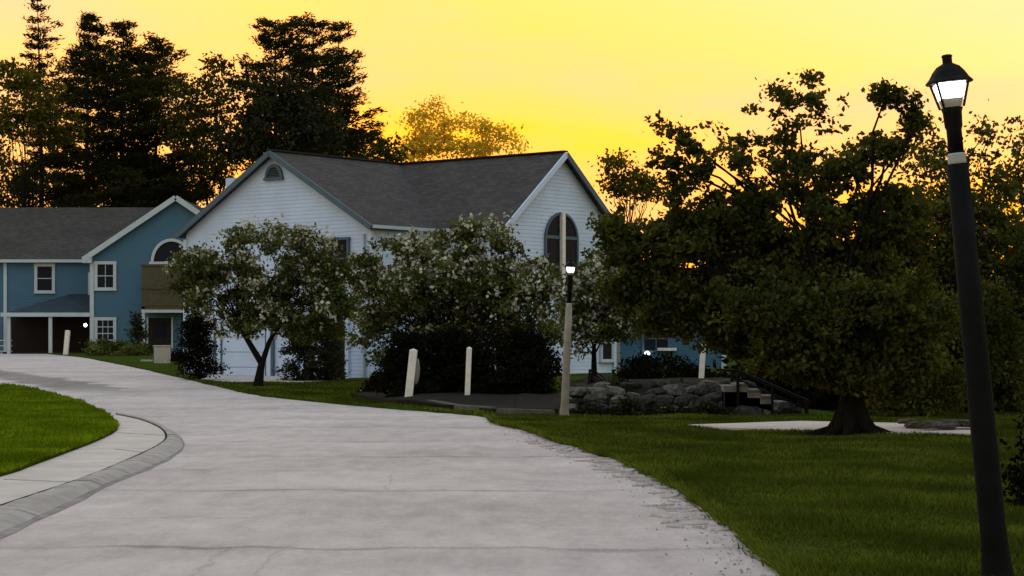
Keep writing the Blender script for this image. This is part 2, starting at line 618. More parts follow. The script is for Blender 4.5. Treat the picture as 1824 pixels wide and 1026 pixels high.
def shingle_material(name, base):
    m = mat(name, base, .85, spec=.15)
    nt = m.node_tree
    b = nt.nodes['Principled BSDF']
    uv = nt.nodes.new('ShaderNodeTexCoord')
    br = nt.nodes.new('ShaderNodeTexBrick')
    br.inputs['Scale'].default_value = 1.0
    br.inputs['Brick Width'].default_value = .32
    br.inputs['Row Height'].default_value = .145
    br.inputs['Mortar Size'].default_value = .008
    br.inputs['Color1'].default_value = (*[c * .78 for c in base], 1)
    br.inputs['Color2'].default_value = (*[c * 1.25 for c in base], 1)
    br.inputs['Mortar'].default_value = (*[c * .5 for c in base], 1)
    nt.links.new(uv.outputs['UV'], br.inputs['Vector'])
    n = nt.nodes.new('ShaderNodeTexNoise')
    n.inputs['Scale'].default_value = .6
    n.inputs['Detail'].default_value = 5
    nt.links.new(uv.outputs['UV'], n.inputs['Vector'])
    mr = nt.nodes.new('ShaderNodeMapRange')
    mr.inputs['To Min'].default_value = .65
    mr.inputs['To Max'].default_value = 1.35
    nt.links.new(n.outputs['Fac'], mr.inputs[0])
    v = nt.nodes.new('ShaderNodeVectorMath')
    v.operation = 'SCALE'
    nt.links.new(br.outputs['Color'], v.inputs[0])
    nt.links.new(mr.outputs[0], v.inputs['Scale'])
    nt.links.new(v.outputs[0], b.inputs['Base Color'])
    bn = nt.nodes.new('ShaderNodeBump')
    bn.inputs['Strength'].default_value = .5
    bn.inputs['Distance'].default_value = .01
    nt.links.new(br.outputs['Fac'], bn.inputs['Height'])
    bn.invert = True
    nt.links.new(bn.outputs[0], b.inputs['Normal'])
    return m


M['road'] = road_material()
M['roof'] = shingle_material('grey_shingle', (0.050, 0.045, 0.045))
M['roof_brown'] = shingle_material('brown_grey_shingle', (0.05, 0.045, 0.042))
M['roof_blue'] = shingle_material('porch_shingle', (0.026, 0.042, 0.055))

# ------------------------------------------------------------------ ground, road, lawns
mb = MB()
xs = sorted(set([-1500, -600, -300, -150] + list(range(-100, 101, 5)) + [150, 300, 600, 1500]))
ys = sorted(set([-300, -100, -40] + list(range(-20, 201, 5)) + [250, 320, 450, 700, 1500, 3000]))
for y in ys:
    for x in xs:
        mb.v.append((x, y, hill(x, y) - 0.22))
for j in range(len(ys) - 1):
    for i in range(len(xs) - 1):
        a = j * len(xs) + i
        mb.f.append((a, a + 1, a + 1 + len(xs), a + len(xs)))
tag(mb.build('ground', M['soil']), kind='structure')

mb = MB()
xs = np.arange(-75, 5.1, 1.0)
ys = np.concatenate([np.arange(-5, 62, 1.0), np.arange(62, 200, 1.5)])
for y in ys:
    for x in xs:
        mb.v.append((x, y, hill(x, y)))
nx = len(xs)
for j in range(len(ys) - 1):
    for i in range(nx - 1):
        a = j * nx + i
        mb.f.append((a, a + 1, a + 1 + nx, a + nx))
tag(mb.build('road', M['road'], smooth=True), kind='structure')

# the lawn right of the road, with the ground round the houses; its road edge is ragged
rngE = random.Random(5)
re = smooth_line(edge, 5)
re2 = []
for (xa, ya), (xb, yb) in zip(re[:-1], re[1:]):
    k_ = max(1, int((yb - ya) / .22)) if 10 < ya < 46 else 1
    re2 += [(xa + (xb - xa) * i_ / k_, ya + (yb - ya) * i_ / k_) for i_ in range(k_)]
re = [(x + (.10 * mnoise.noise(Vector((x * 2, y * 1.1, 7))) + .06 * mnoise.noise(Vector((x * 3, y * 4.0, 1))) if 8 < y < 140 else 0), y) for x, y in re2 + [re[-1]]]
lawn_poly = re + [(-70, 210), (60, 210), (60, -5)]


def lawn_edge_z(x, y):
    return lawn_z(x, y)


poly_sheet('lawn', lawn_poly, lawn_edge_z, M['lawn'], res=1.4, skirt=.25)

# island lawn, pavement band and kerb on the left
ISL = [(-6.2, 12.0), (-6.0, 18.5)] + [hit(*p) for p in ((0, 857), (60, 836), (120, 813), (170, 793), (203, 776), (209, 764), (190, 744), (150, 724), (100, 707), (50, 696), (0, 690))] + [(-30, 84), (-45, 92)]
INN = [(-4.75, 11.0), (-4.75, 15.0)] + [hit(*p) for p in ((0, 911), (130, 866), (200, 838), (250, 815), (284, 797), (295, 783), (284, 767), (250, 752), (205, 742))]
OUT = [(-4.2, 10.5), (-4.22, 14.2)] + [hit(*p) for p in ((0, 950), (100, 905), (200, 858), (275, 828), (318, 803), (324, 787), (305, 768), (262, 748), (210, 738))]
isl, inn, outl = smooth_line(ISL, 5), smooth_line(INN, 6), smooth_line(OUT, 6)
poly_sheet('island_lawn', isl + [(-60, 92), (-60, 12)], lambda x, y: hill(x, y) + .09, M['lawn'], res=1.0, skirt=.2, jit=.03)
band = [(-13, 10)] + inn + [hit(p, q) for p, q in ((160, 726), (110, 709))] + [(-14, 56), (-14, 14)]
poly_sheet('pavement', band, lambda x, y: hill(x, y) + .05, M['walk'], res=1.0, skirt=.2, jit=0)


def along(line, n):
    P = np.array(line)
    d = np.concatenate([[0], np.cumsum(np.linalg.norm(np.diff(P, axis=0), axis=1))])
    s = np.linspace(0, d[-1], n)
    return np.stack([np.interp(s, d, P[:, 0]), np.interp(s, d, P[:, 1])], 1)


kerb = empty('kerb', (-5.4, 30, 0), 'low grey concrete kerb curving round the grass island at the left', 'kerb')
NK = 18
ia, oa = along(inn, NK * 4 + 1), along(outl, NK * 4 + 1)
for k in range(NK):
    mb = MB()
    rows = []
    for j in range(5):
        i = k * 4 + j
        pi_, po = np.array(ia[i]), np.array(oa[i])
        if j == 0:
            t = np.array(ia[i + 1]) - pi_
            s_ = .03
        elif j == 4:
            t = np.array(ia[i - 1]) - pi_
            s_ = .03
        else:
            t, s_ = np.zeros(2), 0
        if s_:
            t = t / (np.linalg.norm(t) + 1e-9) * s_
        pi_, po = pi_ + t, po + t
        pi2 = pi_ + (po - pi_) * .13
        h = hill(*pi_) + .075 + rngE.uniform(-.006, .006)
        mid_ = pi2 + (po - pi2) * .55
        rows.append([(*pi2, h - .12), (*pi2, h), (*mid_, h - .008), (*po, h - .068), (*po, h - .12)])
    for a, b in zip(rows[:-1], rows[1:]):
        for q in range(4):
            mb.face([a[q], a[q + 1], b[q + 1], b[q]])
    mb.face(rows[0][::-1])
    mb.face(rows[-1])
    mb.build('kerb_stone', M['kerb'], kerb)
mb = MB()
nrow = len(oa)
for i in range(nrow):
    a, b = np.array(oa[i]), np.array(ia[i])
    d_ = (a - b) / (np.linalg.norm(a - b) + 1e-9)
    w_ = .13 * (0.75 + .5 * mnoise.noise(Vector((i * .37, 2.2, 0)))) * min(1.0, (nrow - 1 - i) / 8 + .05)
    a0, a1 = a - d_ * .02, a + d_ * w_
    mb.v += [(*a0, hill(*a0) + .006), (*a1, hill(*a1) + .004)]
for i in range(nrow - 1):
    mb.f.append((2 * i, 2 * i + 1, 2 * i + 3, 2 * i + 2))
mj = MB()
for i in range(nrow):
    a, b = np.array(ia[i]), np.array(oa[i])
    d_ = (b - a) / (np.linalg.norm(b - a) + 1e-9)
    a1 = a + (b - a) * .15
    a0 = a - d_ * .03
    mj.v += [(*a0, hill(*a0) + .056), (*a1, hill(*a1) + .056)]
for i in range(nrow - 1):
    mj.f.append((2 * i, 2 * i + 2, 2 * i + 3, 2 * i + 1))
mj.build('kerb_joint', M['mulch'])['kind'] = 'structure'
mb.build('gutter_strip', M['gutter'])['kind'] = 'structure'
# joints across the pavement band: thin recessed strips
mb = MB()
for a, b in (((8, 862), (132, 867)), ((205, 806), (256, 812)), ((212, 776), (290, 781))):
    p, q = hit(*a), hit(*b)
    mb.beam((*p, hill(*p) + .046), (*q, hill(*q) + .046), .05, .02)
mb.build('pavement_joint', M['kerb'])['kind'] = 'structure'

# planting bed along the road in front of the crabapples
bed = [hit(*p) for p in ((705, 728), (760, 732), (830, 736), (878, 742))] + [(0.1, 46.3), (.9, 47.0), (1.1, 56), (-1, 60), (-4.6, 59)]
poly_sheet('planting_bed', bed, lambda x, y: lawn_z(x, y) + .12, M['mulch'], res=.5, skirt=.25, jit=.03)
soil = [(.1, 46.45), (.9, 46.2), (2.5, 45.95), (5.0, 45.95), (5.6, 46.4), (5.8, 56), (.6, 56.5), (.1, 52)]
poly_sheet('bank_soil', soil, lambda x, y: lawn_z(x, y) + .15, M['mulch'], res=.5, skirt=.25, jit=.03)
slab = [hit(*p, h=lambda x, y: .09) for p in ((1225, 757), (1300, 763), (1400, 766), (1480, 767), (1540, 768), (1600, 773), (1740, 773), (1760, 757), (1425, 750.5))]
poly_sheet('concrete_walk', slab, lambda x, y: .10, M['walk'], res=.8, skirt=.14, jit=.006)
apron = [hit(*p, h=lawn_z) for p in ((636, 697), (690, 690), (722, 700), (712, 707))]
poly_sheet('driveway_apron', apron, lambda x, y: lawn_z(x, y) + .02, M['walk'], res=.8, skirt=.12)

# grass blades
def grass(name, poly, hf, dens, seed, zr, h=(.04, .10), lim=None, holes=(), bm=None):
    rng = np.random.default_rng(seed)
    arr = np.array(poly)
    x0, y0 = arr.min(0)
    x1, y1 = arr.max(0)
    if lim:
        x0, x1, y0, y1 = max(x0, lim[0]), min(x1, lim[1]), max(y0, lim[2]), min(y1, lim[3])
    n = int((x1 - x0) * (y1 - y0) * dens)
    P = np.stack([rng.uniform(x0, x1, n), rng.uniform(y0, y1, n)], 1)
    # keep what the camera side can see, thin out with distance
    keep = (np.abs(P[:, 0]) < P[:, 1] * .262 + 1.0) & (rng.random(n) < np.clip(18.0 / P[:, 1], .12, 1) ** 1.3)
    P = P[keep]
    P = P[inside(P, arr)]
    for hole in holes:
        P = P[~inside(P, np.array(hole))]
    n = len(P)
    z = np.array([hf(a, b) for a, b in P])
    hh = rng.uniform(*h, n) * (1 + .5 * np.sin(P[:, 0] * 2.1) * np.sin(P[:, 1] * 1.3)) * np.clip(P[:, 1] / 22, 1, 1.25)
    w = .010 * np.clip(P[:, 1] / 18, 1, 5)
    an = rng.uniform(0, 6.283, n)
    lean = rng.normal(0, .5, (n, 2)) * hh[:, None]
    bx, by = np.cos(an) * w, np.sin(an) * w
    C = np.column_stack([P, z - .01])
    V = np.stack([C + np.column_stack([bx, by, 0 * bx]), C - np.column_stack([bx, by, 0 * bx]), C + np.column_stack([lean, hh])], 1)
    tone = rng.uniform(.2, 1, n) * np.array([.72 + .55 * mnoise.noise(Vector((a * .8, b * .5, seed))) for a, b in P])
    o = np_mesh(name, V, tone, bm)
    o['kind'] = 'stuff'
    return o


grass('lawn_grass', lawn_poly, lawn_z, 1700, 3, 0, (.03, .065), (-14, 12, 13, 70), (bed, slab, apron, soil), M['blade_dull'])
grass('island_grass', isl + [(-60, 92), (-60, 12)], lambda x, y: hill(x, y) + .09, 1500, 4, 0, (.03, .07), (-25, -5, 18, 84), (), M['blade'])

# the ragged road edge: dirt where the surface has broken away, gravel, broken pieces and overhanging grass
mb = MB()
EP = [(x, y) for x, y in re if 13 < y < 42]
for x, y in EP:
    w_ = .06 + .42 * max(0, .25 + mnoise.noise(Vector((0, y * .8, 4)))) + .14 * max(0, mnoise.noise(Vector((3, y * 3.1, 4))))
    w_ *= sm((y - 17) / 5) * sm((38 - y) / 6) * .85 + .12
    mb.v += [(x + .12, y, hill(x, y) + .008), (x - w_, y + .03, hill(x, y) + .005)]
for i in range(len(EP) - 1):
    mb.f.append((2 * i, 2 * i + 2, 2 * i + 3, 2 * i + 1))
mb.build('dirt_edge', M['dirt'])['kind'] = 'structure'
rg = np.random.default_rng(8)
ng = 1500
gy = rg.uniform(13.5, 40, ng)
gx = np.interp(gy, [p[1] for p in EP], [p[0] for p in EP]) + .06 - np.abs(rg.normal(0, .26, ng))
gs_ = rg.uniform(.006, .016, ng)
G = np.column_stack([gx, gy, np.array([hill(a, b) for a, b in zip(gx, gy)]) + gs_ * .35])
o4 = rg.normal(size=(ng, 4, 3)) * .35 + np.array([[1, 0, 0], [-.5, .9, 0], [-.5, -.9, 0], [0, 0, .8]])
T4 = G[:, None, :] + o4 * gs_[:, None, None]
V = np.concatenate([T4[:, [0, 1, 3]], T4[:, [1, 2, 3]], T4[:, [2, 0, 3]]])
gv = np_mesh('gravel', V, np.ones(len(V)), M['gravel'])
gv['kind'] = 'stuff'
# grass fringe leaning over the edge
nf = 16000
fy = rg.uniform(13.2, 46, nf)
fx = np.interp(fy, [p[1] for p in re if 10 < p[1] < 50], [p[0] for p in re if 10 < p[1] < 50]) + rg.normal(.045, .045, nf)
fh = rg.uniform(.04, .11, nf)
fz = np.array([hill(a, b) for a, b in zip(fx, fy)]) + .03
C = np.column_stack([fx, fy, fz])
an = rg.uniform(0, 6.283, nf)
wv = np.column_stack([np.cos(an), np.sin(an), 0 * an]) * (.010 * np.clip(fy / 18, 1, 2))[:, None]
tip = np.column_stack([-np.abs(rg.normal(.5, .5, nf)) * fh, rg.normal(0, .4, nf) * fh, fh * rg.uniform(.4, 1, nf)])
np_mesh('edge_grass', np.stack([C + wv, C - wv, C + tip], 1), rg.uniform(.3, 1, nf), M['blade_dull'])['kind'] = 'stuff'
rng = random.Random(11)
cr_o = empty('crumbled_edging', (1.6, 25, 0), 'line of broken asphalt chunks between the road and the right hand grass', 'broken kerb')
meshes = []
for k in range(5):
    mb = MB()
    n = 7
    for ring, (rr, zz) in enumerate(((1.05, -.03), (1.0, .012), (.86, .02))):
        for i in range(n):
            a = 6.283 * (i + .5 * rng.random()) / n if ring == 0 else None
            if ring == 0:
                mb.v.append((rr * (.55 + .6 * rng.random()) * math.cos(a), rr * (.55 + .6 * rng.random()) * math.sin(a), zz))
            else:
                q = mb.v[i]
                mb.v.append((q[0] * rr / 1.05, q[1] * rr / 1.05, zz))
    for ring in range(2):
        for i in range(n):
            j = (i + 1) % n
            mb.f.append((ring * n + i, ring * n + j, ring * n + n + j, ring * n + n + i))
    mb.f.append(tuple(2 * n + i for i in range(n)))
    me = bpy.data.meshes.new('asphalt_chunk')
    me.from_pydata(mb.v, [], mb.f)
    me.materials.append(M['chunk'])
    meshes.append(me)
for i in range(90):
    y = 17.5 + 17 * rng.random()
    x = float(np.interp(y, [p[1] for p in EP], [p[0] for p in EP])) - .04 - .42 * rng.random() ** 1.4
    o = bpy.data.objects.new('asphalt_chunk', meshes[i % 5])
    col.objects.link(o)
    o.parent = cr_o
    o.location = (x - 1.6, y - 25, rng.uniform(-.004, .010))
    o.rotation_euler = (rng.uniform(-.12, .12), rng.uniform(-.12, .12), rng.uniform(0, 6))
    s = .04 + .13 * rng.random() ** 1.5
    o.scale = (s, s * 1.6, rng.uniform(.5, 1.1))


# ------------------------------------------------------------------ building helpers
def clap_wall(mb, p0, p1, z0, rng_fn, out, course=.14, ztop=20.0):
    """lapped boards over the wall from p0 to p1 (plan points); rng_fn(z) gives the span (a, b) of the wall at height z"""
    p0, p1, out = Vector((*p0, 0)), Vector((*p1, 0)), Vector((*out, 0)).normalized()
    L_ = (p1 - p0).length
    d = (p1 - p0) / L_
    z = z0
    while z < ztop:
        z2 = min(z + course, ztop)
        r1, r2 = rng_fn(z), rng_fn(z2)
        if r1 is None or r1[1] - r1[0] < .02:
            break
        if r2 is None:
            c = (r1[0] + r1[1]) / 2
            r2 = (c - .01, c + .01)
        a, b = p0 + d * r1[0] + out * .012, p0 + d * r1[1] + out * .012
        a2, b2 = p0 + d * r2[0], p0 + d * r2[1]
        a.z = b.z = z
        a2.z = b2.z = z2
        mb.face([a, b, b2, a2])
        a3, b3 = a - out * .012, b - out * .012
        mb.face([a3, b3, b, a])
        z = z2


def slab_roof(mb, poly, th=.13):
    """roof slab: polygon (eave edge first: poly[0] to poly[1]) with thickness below and UVs in metres"""
    P = [Vector(p) for p in poly]
    u = (P[1] - P[0]).normalized()
    nrm = u.cross(P[2] - P[0]).normalized()
    if nrm.z < 0:
        nrm = -nrm
    v = nrm.cross(u)
    uv = [((p - P[0]).dot(u), (p - P[0]).dot(v)) for p in P]
    mb.face(P, uv)
    Q = [p - Vector((0, 0, th)) for p in P]
    mb.face(Q[::-1])
    n = len(P)
    for i in range(n):
        j = (i + 1) % n
        mb.face([P[i], P[j], Q[j], Q[i]])


def window(parent, c, right, w, h, frame_m, panes=(1, 2), sill=True, fw=.1):
    """sash window centred at c on a wall; right = unit vector along the wall (outward = right x up)"""
    c, r = Vector(c), Vector(right).normalized()
    up = Vector((0, 0, 1))
    out = r.cross(up)
    mb = MB()

    def bar(x0, x1, z0, z1, d0, d1, t):
        a = c + r * x0 + up * z0 + out * d0
        poly = [a, c + r * x1 + up * z0 + out * d0, c + r * x1 + up * z1 + out * d0, c + r * x0 + up * z1 + out * d0]
        t.prism(poly, out * (d1 - d0))

    W, H = w / 2, h / 2
    bar(-W - fw, -W, -H, H, .0, .085, mb)
    bar(W, W + fw, -H, H, .0, .085, mb)
    bar(-W - fw - .02, W + fw + .02, H, H + fw, .0, .095, mb)
    bar(-W - fw, W + fw, -H - fw * .8, -H, .0, .08, mb)
    win = mb.build('window', frame_m, parent)
    mb = MB()
    bar(-W, W, -H, H, .024, .034, mb)
    mb.build('pane', M['glass'], win)
    mb = MB()
    for i in range(1, panes[0]):
        x = -W + w * i / panes[0]
        bar(x - .018, x + .018, -H, H, .034, .052, mb)
    for i in range(1, panes[1]):
        z = -H + h * i / panes[1]
        bar(-W, W, z - .025, z + .025, .034, .056, mb)
    if mb.f:
        mb.build('sash_bar', frame_m, win)
    if sill:
        mb = MB()
        bar(-W - fw - .05, W + fw + .05, -H - fw * .8 - .05, -H - fw * .8, .0, .14, mb)
        mb.build('sill', frame_m, win)
    return win


def arc_pts(c, r, rx, rz, a0, a1, n):
    c, r = Vector(c), Vector(r)
    return [c + r * (rx * math.cos(a0 + (a1 - a0) * i / n)) + Vector((0, 0, rz * math.sin(a0 + (a1 - a0) * i / n))) for i in range(n + 1)]


# ------------------------------------------------------------------ the white house
KH = 1.06
A = Vector((-8.53 * KH, 73.07 * KH, 0))              # plan point under the front end of the left gable's ridge
D1 = Vector((.628, .778, 0)).normalized()  # along the left ridge, away from the road
D2 = Vector((D1.y, -D1.x, 0))              # along the right ridge
RZ, EZ1 = EYE + 6.95 * KH, EYE + 4.16 * KH
W1, W2, U2, V2 = 4.87 * KH, 3.46 * KH, 6.91 * KH, 7.86 * KH
s1 = (RZ - EZ1) / W1
s2 = s1 * W1 / W2
BASE = -0.1


def wp(u, v, z):
    p = A + D1 * u + D2 * v
    return Vector((p.x, p.y, z))


house = empty('white_house', (A.x, A.y, .3), 'pale two storey house with two steep gables and grey shingle roof', 'house')
mb = MB()
slab_roof(mb, [wp(0, W1, EZ1), wp(U2 - W2, W1, EZ1), wp(U2, 0, RZ), wp(0, 0, RZ)])
mb.build('roof', M['roof'], house)
mb = MB()
slab_roof(mb, [wp(U2 + W2, -W1, EZ1), wp(0, -W1, EZ1), wp(0, 0, RZ), wp(U2, 0, RZ)])
mb.build('roof', M['roof'], house)
mb = MB()
slab_roof(mb, [wp(U2 - W2, W1, EZ1), wp(U2 - W2, V2, EZ1), wp(U2, V2, RZ), wp(U2, 0, RZ)])
mb.build('roof', M['roof'], house)
mb = MB()
slab_roof(mb, [wp(U2 + W2, V2, EZ1), wp(U2 + W2, -W1, EZ1), wp(U2, 0, RZ), wp(U2, V2, RZ)])
mb.build('roof', M['roof'], house)
# ridge caps
mb = MB()
mb.beam(wp(.02, 0, RZ + .02), wp(U2, 0, RZ + .02), .26, .05)
mb.beam(wp(U2, .13, RZ + .022), wp(U2, V2 - .02, RZ + .022), .26, .05)
mb.build('ridge_cap', M['roof'], house)

IN = .28                                    # walls stand back from the roof edges


def g1(z):                                  # span of the left gable wall at height z, measured from its left corner
    half = min(W1 - IN, (RZ - .13 - z) / s1)
    return None if half <= 0 else (W1 - IN - half, W1 - IN + half)


def g2(z):
    half = min(W2 - IN, (RZ - .13 - z) / s2)
    return None if half <= 0 else (W2 - IN - half, W2 - IN + half)


mb = MB()
p0, p1 = wp(IN, -W1 + IN, 0), wp(IN, W1 - IN, 0)
clap_wall(mb, p0.xy, p1.xy, BASE, g1, -D1.xy)
mb.build('wall', M['siding'], house)
mb = MB()
p0, p1 = wp(U2 - W2 + IN, V2 - IN, 0), wp(U2 + W2 - IN, V2 - IN, 0)
clap_wall(mb, p0.xy, p1.xy, BASE, g2, D2.xy)
mb.build('wall', M['siding'], house)
flat = lambda L_: (lambda z: (0, L_))
mb = MB()
p0, p1 = wp(IN, W1 - IN, 0), wp(U2 - W2 + IN, W1 - IN, 0)
clap_wall(mb, p0.xy, p1.xy, BASE, flat((p1 - p0).length), D2.xy, ztop=EZ1 - .02)
mb.build('wall', M['siding'], house)
mb = MB()
p0, p1 = wp(U2 - W2 + IN, W1 - IN, 0), wp(U2 - W2 + IN, V2 - IN, 0)
clap_wall(mb, p0.xy, p1.xy, BASE, flat((p1 - p0).length), -D1.xy, ztop=EZ1 - .02)
mb.build('wall', M['siding'], house)
mb = MB()
for a, b in ((wp(U2 + W2 - IN, V2 - IN, 0), wp(U2 + W2 - IN, -W1 + IN, 0)), (wp(U2 + W2 - IN, -W1 + IN, 0), wp(IN, -W1 + IN, 0))):
    clap_wall(mb, a.xy, b.xy, BASE, flat((b - a).length), Vector(((b - a).y, -(b - a).x)), ztop=EZ1 - .02)
mb.build('wall', M['siding'], house)


# rake boards, fascias, gutters, corner boards
def rake(a, b, out, m):
    mb_ = MB()
    o = Vector(out) * .03
    mb_.beam(Vector(a) + o - Vector((0, 0, .10)), Vector(b) + o - Vector((0, 0, .10)), .06, .20)
    mb_.build('rake_board', m, house)


rake(wp(0, -W1, EZ1), wp(0, 0, RZ), -D1, M['trim_blue'])
rake(wp(0, W1, EZ1), wp(0, 0, RZ), -D1, M['trim_blue'])
rake(wp(U2 - W2, V2, EZ1), wp(U2, V2, RZ), D2, M['siding'])
rake(wp(U2 + W2, V2, EZ1), wp(U2, V2, RZ), D2, M['trim_blue'])
mb = MB()
mb.beam(wp(.03, W1 + .06, EZ1 - .06), wp(U2 - W2 - .12, W1 + .06, EZ1 - .06), .12, .12)
mb.build('gutter', M['trim_white'], house)
mb = MB()
mb.beam(wp(U2 - W2 - .06, W1 + .1, EZ1 - .06), wp(U2 - W2 - .06, V2 - .03, EZ1 - .06), .12, .12)
mb.build('gutter', M['trim_white'], house)
mb = MB()
for (u, v) in ((0.15, W1 - .14), ):
    mb.face([wp(0, W1, EZ1 - .14), wp(U2 - W2, W1, EZ1 - .14), wp(U2 - W2, W1 - IN, EZ1 - .14), wp(0, W1 - IN, EZ1 - .14)])
mb.face([wp(U2 - W2, W1, EZ1 - .14), wp(U2 - W2, V2, EZ1 - .14), wp(U2 - W2 + IN, V2, EZ1 - .14), wp(U2 - W2 + IN, W1, EZ1 - .14)])
mb.build('soffit', M['trim_blue'], house)
for (u, v, zt) in ((IN, W1 - IN, EZ1 - .2), (IN, -W1 + IN, EZ1 - .2), (U2 - W2 + IN, V2 - IN, EZ1 - .2), (U2 + W2 - IN, V2 - IN, EZ1 - .2)):
    mb = MB()
    c = wp(u, v, (zt + BASE) / 2)
    mb.box(c, (.16, .16, zt - BASE), math.atan2(D1.y, D1.x))
    mb.build('corner_board', M['siding'], house)

mb = MB()
pt_ = wp(IN - .06, W1 - IN - .3, 0)
mb.tube([(pt_.x, pt_.y, EZ1 - .3), (pt_.x, pt_.y, .5)], [.045, .045], 8)
mb.build('downspout', M['trim_white'], house)

# attic half round vent of the left gable
c = wp(IN - .03, .0, RZ - .99)
r = D2
mb = MB()
for rr, dd, nm in ((.44, .05, 'f'),):
    o_ = arc_pts(c, r, .46, .50, 0, math.pi, 14)
    i_ = arc_pts(c, r, .34, .38, 0, math.pi, 14)
    for k in range(14):
        mb.prism([o_[k], o_[k + 1], i_[k + 1], i_[k]], -D1 * .07)
    mb.prism([c + r * -.5 + Vector((0, 0, -.1)), c + r * .5 + Vector((0, 0, -.1)), c + r * .5, c - r * .5], -D1 * .09)
vent = mb.build('attic_vent', M['trim_blue'], house)
mb = MB()
mb.prism(arc_pts(c, r, .34, .38, 0, math.pi, 14), -D1 * .012)
mb.build('pane', M['glass'], vent)
mb = MB()
for k in range(5):
    z = .04 + k * .065
    hw = .33 * math.sqrt(max(0, 1 - (z / .38) ** 2))
    mb.beam(c + r * -hw + Vector((0, 0, z)) - D1 * .03, c + r * hw + Vector((0, 0, z)) - D1 * .03, .03, .02)
mb.build('louver', M['trim_blue'], vent)

# windows of the left gable
rt = D2
window(house, wp(IN - .02, 3.3, 4.8), rt, .95, 1.35, M['trim_blue'], (1, 2))
window(house, wp(IN - .02, -4.0, 4.0), rt, .95, 1.35, M['trim_white'], (1, 2))
# garage doors
for vc in (-1.6, ):
    gd = empty('garage_door', ORIG[house.name])
    gd.parent = house
    gd.location = (0, 0, 0)
    mb = MB()
    w2, hgt, z0 = 1.25, 2.3, .25
    for sgn in (-1, 1):
        a = wp(IN - .06, vc + sgn * (w2 + .11), z0)
        mb.box(a + Vector((0, 0, hgt / 2)), (.09, .22, hgt), math.atan2(D1.y, D1.x))
    mb.box(wp(IN - .06, vc, z0 + hgt + .11), (.09, 2 * w2 + .5, .22), math.atan2(D1.y, D1.x))
    mb.build('door_frame', M['siding'], gd)
    for sgn in (-1, 1):
        mb = MB()
        mb.box(wp(IN - .08, vc + sgn * (w2 + .3), z0 + 1.2), (.07, .13, 2.5), math.atan2(D1.y, D1.x))
        mb.box(wp(IN - .075, vc + sgn * (w2 - .04), z0 + 1.14), (.05, .08, 2.28), math.atan2(D1.y, D1.x))
        mb.build('door_trim', M['trim_blue'], gd)
    for k in range(4):
        mb = MB()
        mb.box(wp(IN - .045, vc, z0 + .29 + k * .57), (.05, 2 * w2 - .02, .55), math.atan2(D1.y, D1.x))
        mb.build('door_panel', M['siding'], gd, bevel=.012)
# entry door near the right corner of the left gable
dr = empty('front_door', ORIG[house.name])
dr.parent = house
dr.location = (0, 0, 0)
yaw = math.atan2(D1.y, D1.x)
mb = MB()
for sgn in (-1, 1):
    mb.box(wp(IN - .06, 3.2 + sgn * .58, 1.5), (.1, .16, 2.3), yaw)
mb.box(wp(IN - .06, 3.2, 2.73), (.1, 1.32, .16), yaw)
mb.build('door_frame', M['siding'], dr)
mb = MB()
mb.box(wp(IN - .035, 3.2, 1.5), (.05, 1.0, 2.28), yaw)
mb.build('door_leaf', M['dark'], dr)
mb = MB()
mb.box(wp(IN - .1, 2.4, 1.6), (.22, .24, 2.9), yaw)
mb.build('porch_column', M['siding'], house)
# big arched window of the right gable
ca = wp(U2, V2 - IN + .03, 5.62)
r = D1
win = None
mb = MB()
W_, zb = 1.03, 3.5
o_ = arc_pts(ca, r, W_, W_, 0, math.pi, 20)
i_ = arc_pts(ca, r, W_ - .09, W_ - .09, 0, math.pi, 20)
for k in range(20):
    mb.prism([o_[k], o_[k + 1], i_[k + 1], i_[k]], D2 * .06)
for sgn in (-1, 1):
    a, b = ca + r * (sgn * W_), ca + r * (sgn * (W_ - .09))
    a2, b2 = Vector((a.x, a.y, zb)), Vector((b.x, b.y, zb))
    mb.prism([a2, b2, b, a], D2 * .06)
win = mb.build('arched_window', M['trim_blue'], house)
mb = MB()
pp = arc_pts(ca, r, W_ - .09, W_ - .09, 0, math.pi, 20)
e1, e2 = pp[-1], pp[0]
mb.prism(pp + [Vector((e1.x, e1.y, zb)), Vector((e2.x, e2.y, zb))], D2 * .012)
mb.build('pane', M['glass'], win)
for z in (5.70, 4.6):
    for sgn in (-1, 1):
        mb = MB()
        a = ca + r * (sgn * .16) + D2 * .03
        b = ca + r * (sgn * (W_ - .09)) + D2 * .03
        a.z = b.z = z
        mb.beam(a, b, .04, .12)
        mb.build('transom', M['trim_blue'], win)
mb = MB()
c0 = ca + D2 * .07
mb.beam((c0.x, c0.y, zb - .1), (c0.x, c0.y, 5.62 + W_ + .02), .14, .19, up=D1)
mb.build('mullion', M['post_white'], win)
# window at the right end of the right gable and lower siding details
window(house, wp(U2 + 2.85, V2 - IN + .02, 1.75), D1, .62, 1.25, M['trim_white'], (1, 2))
# chimney on the far slope of the left roof
mb = MB()
mb.box(wp(2.0, -4.0, RZ - 1.86), (.5, .45, 2.3), yaw)
mb.build('chimney', M['siding'], house)
for gx in (wp(3.45 - 3.0, 0, 0),):
    pass

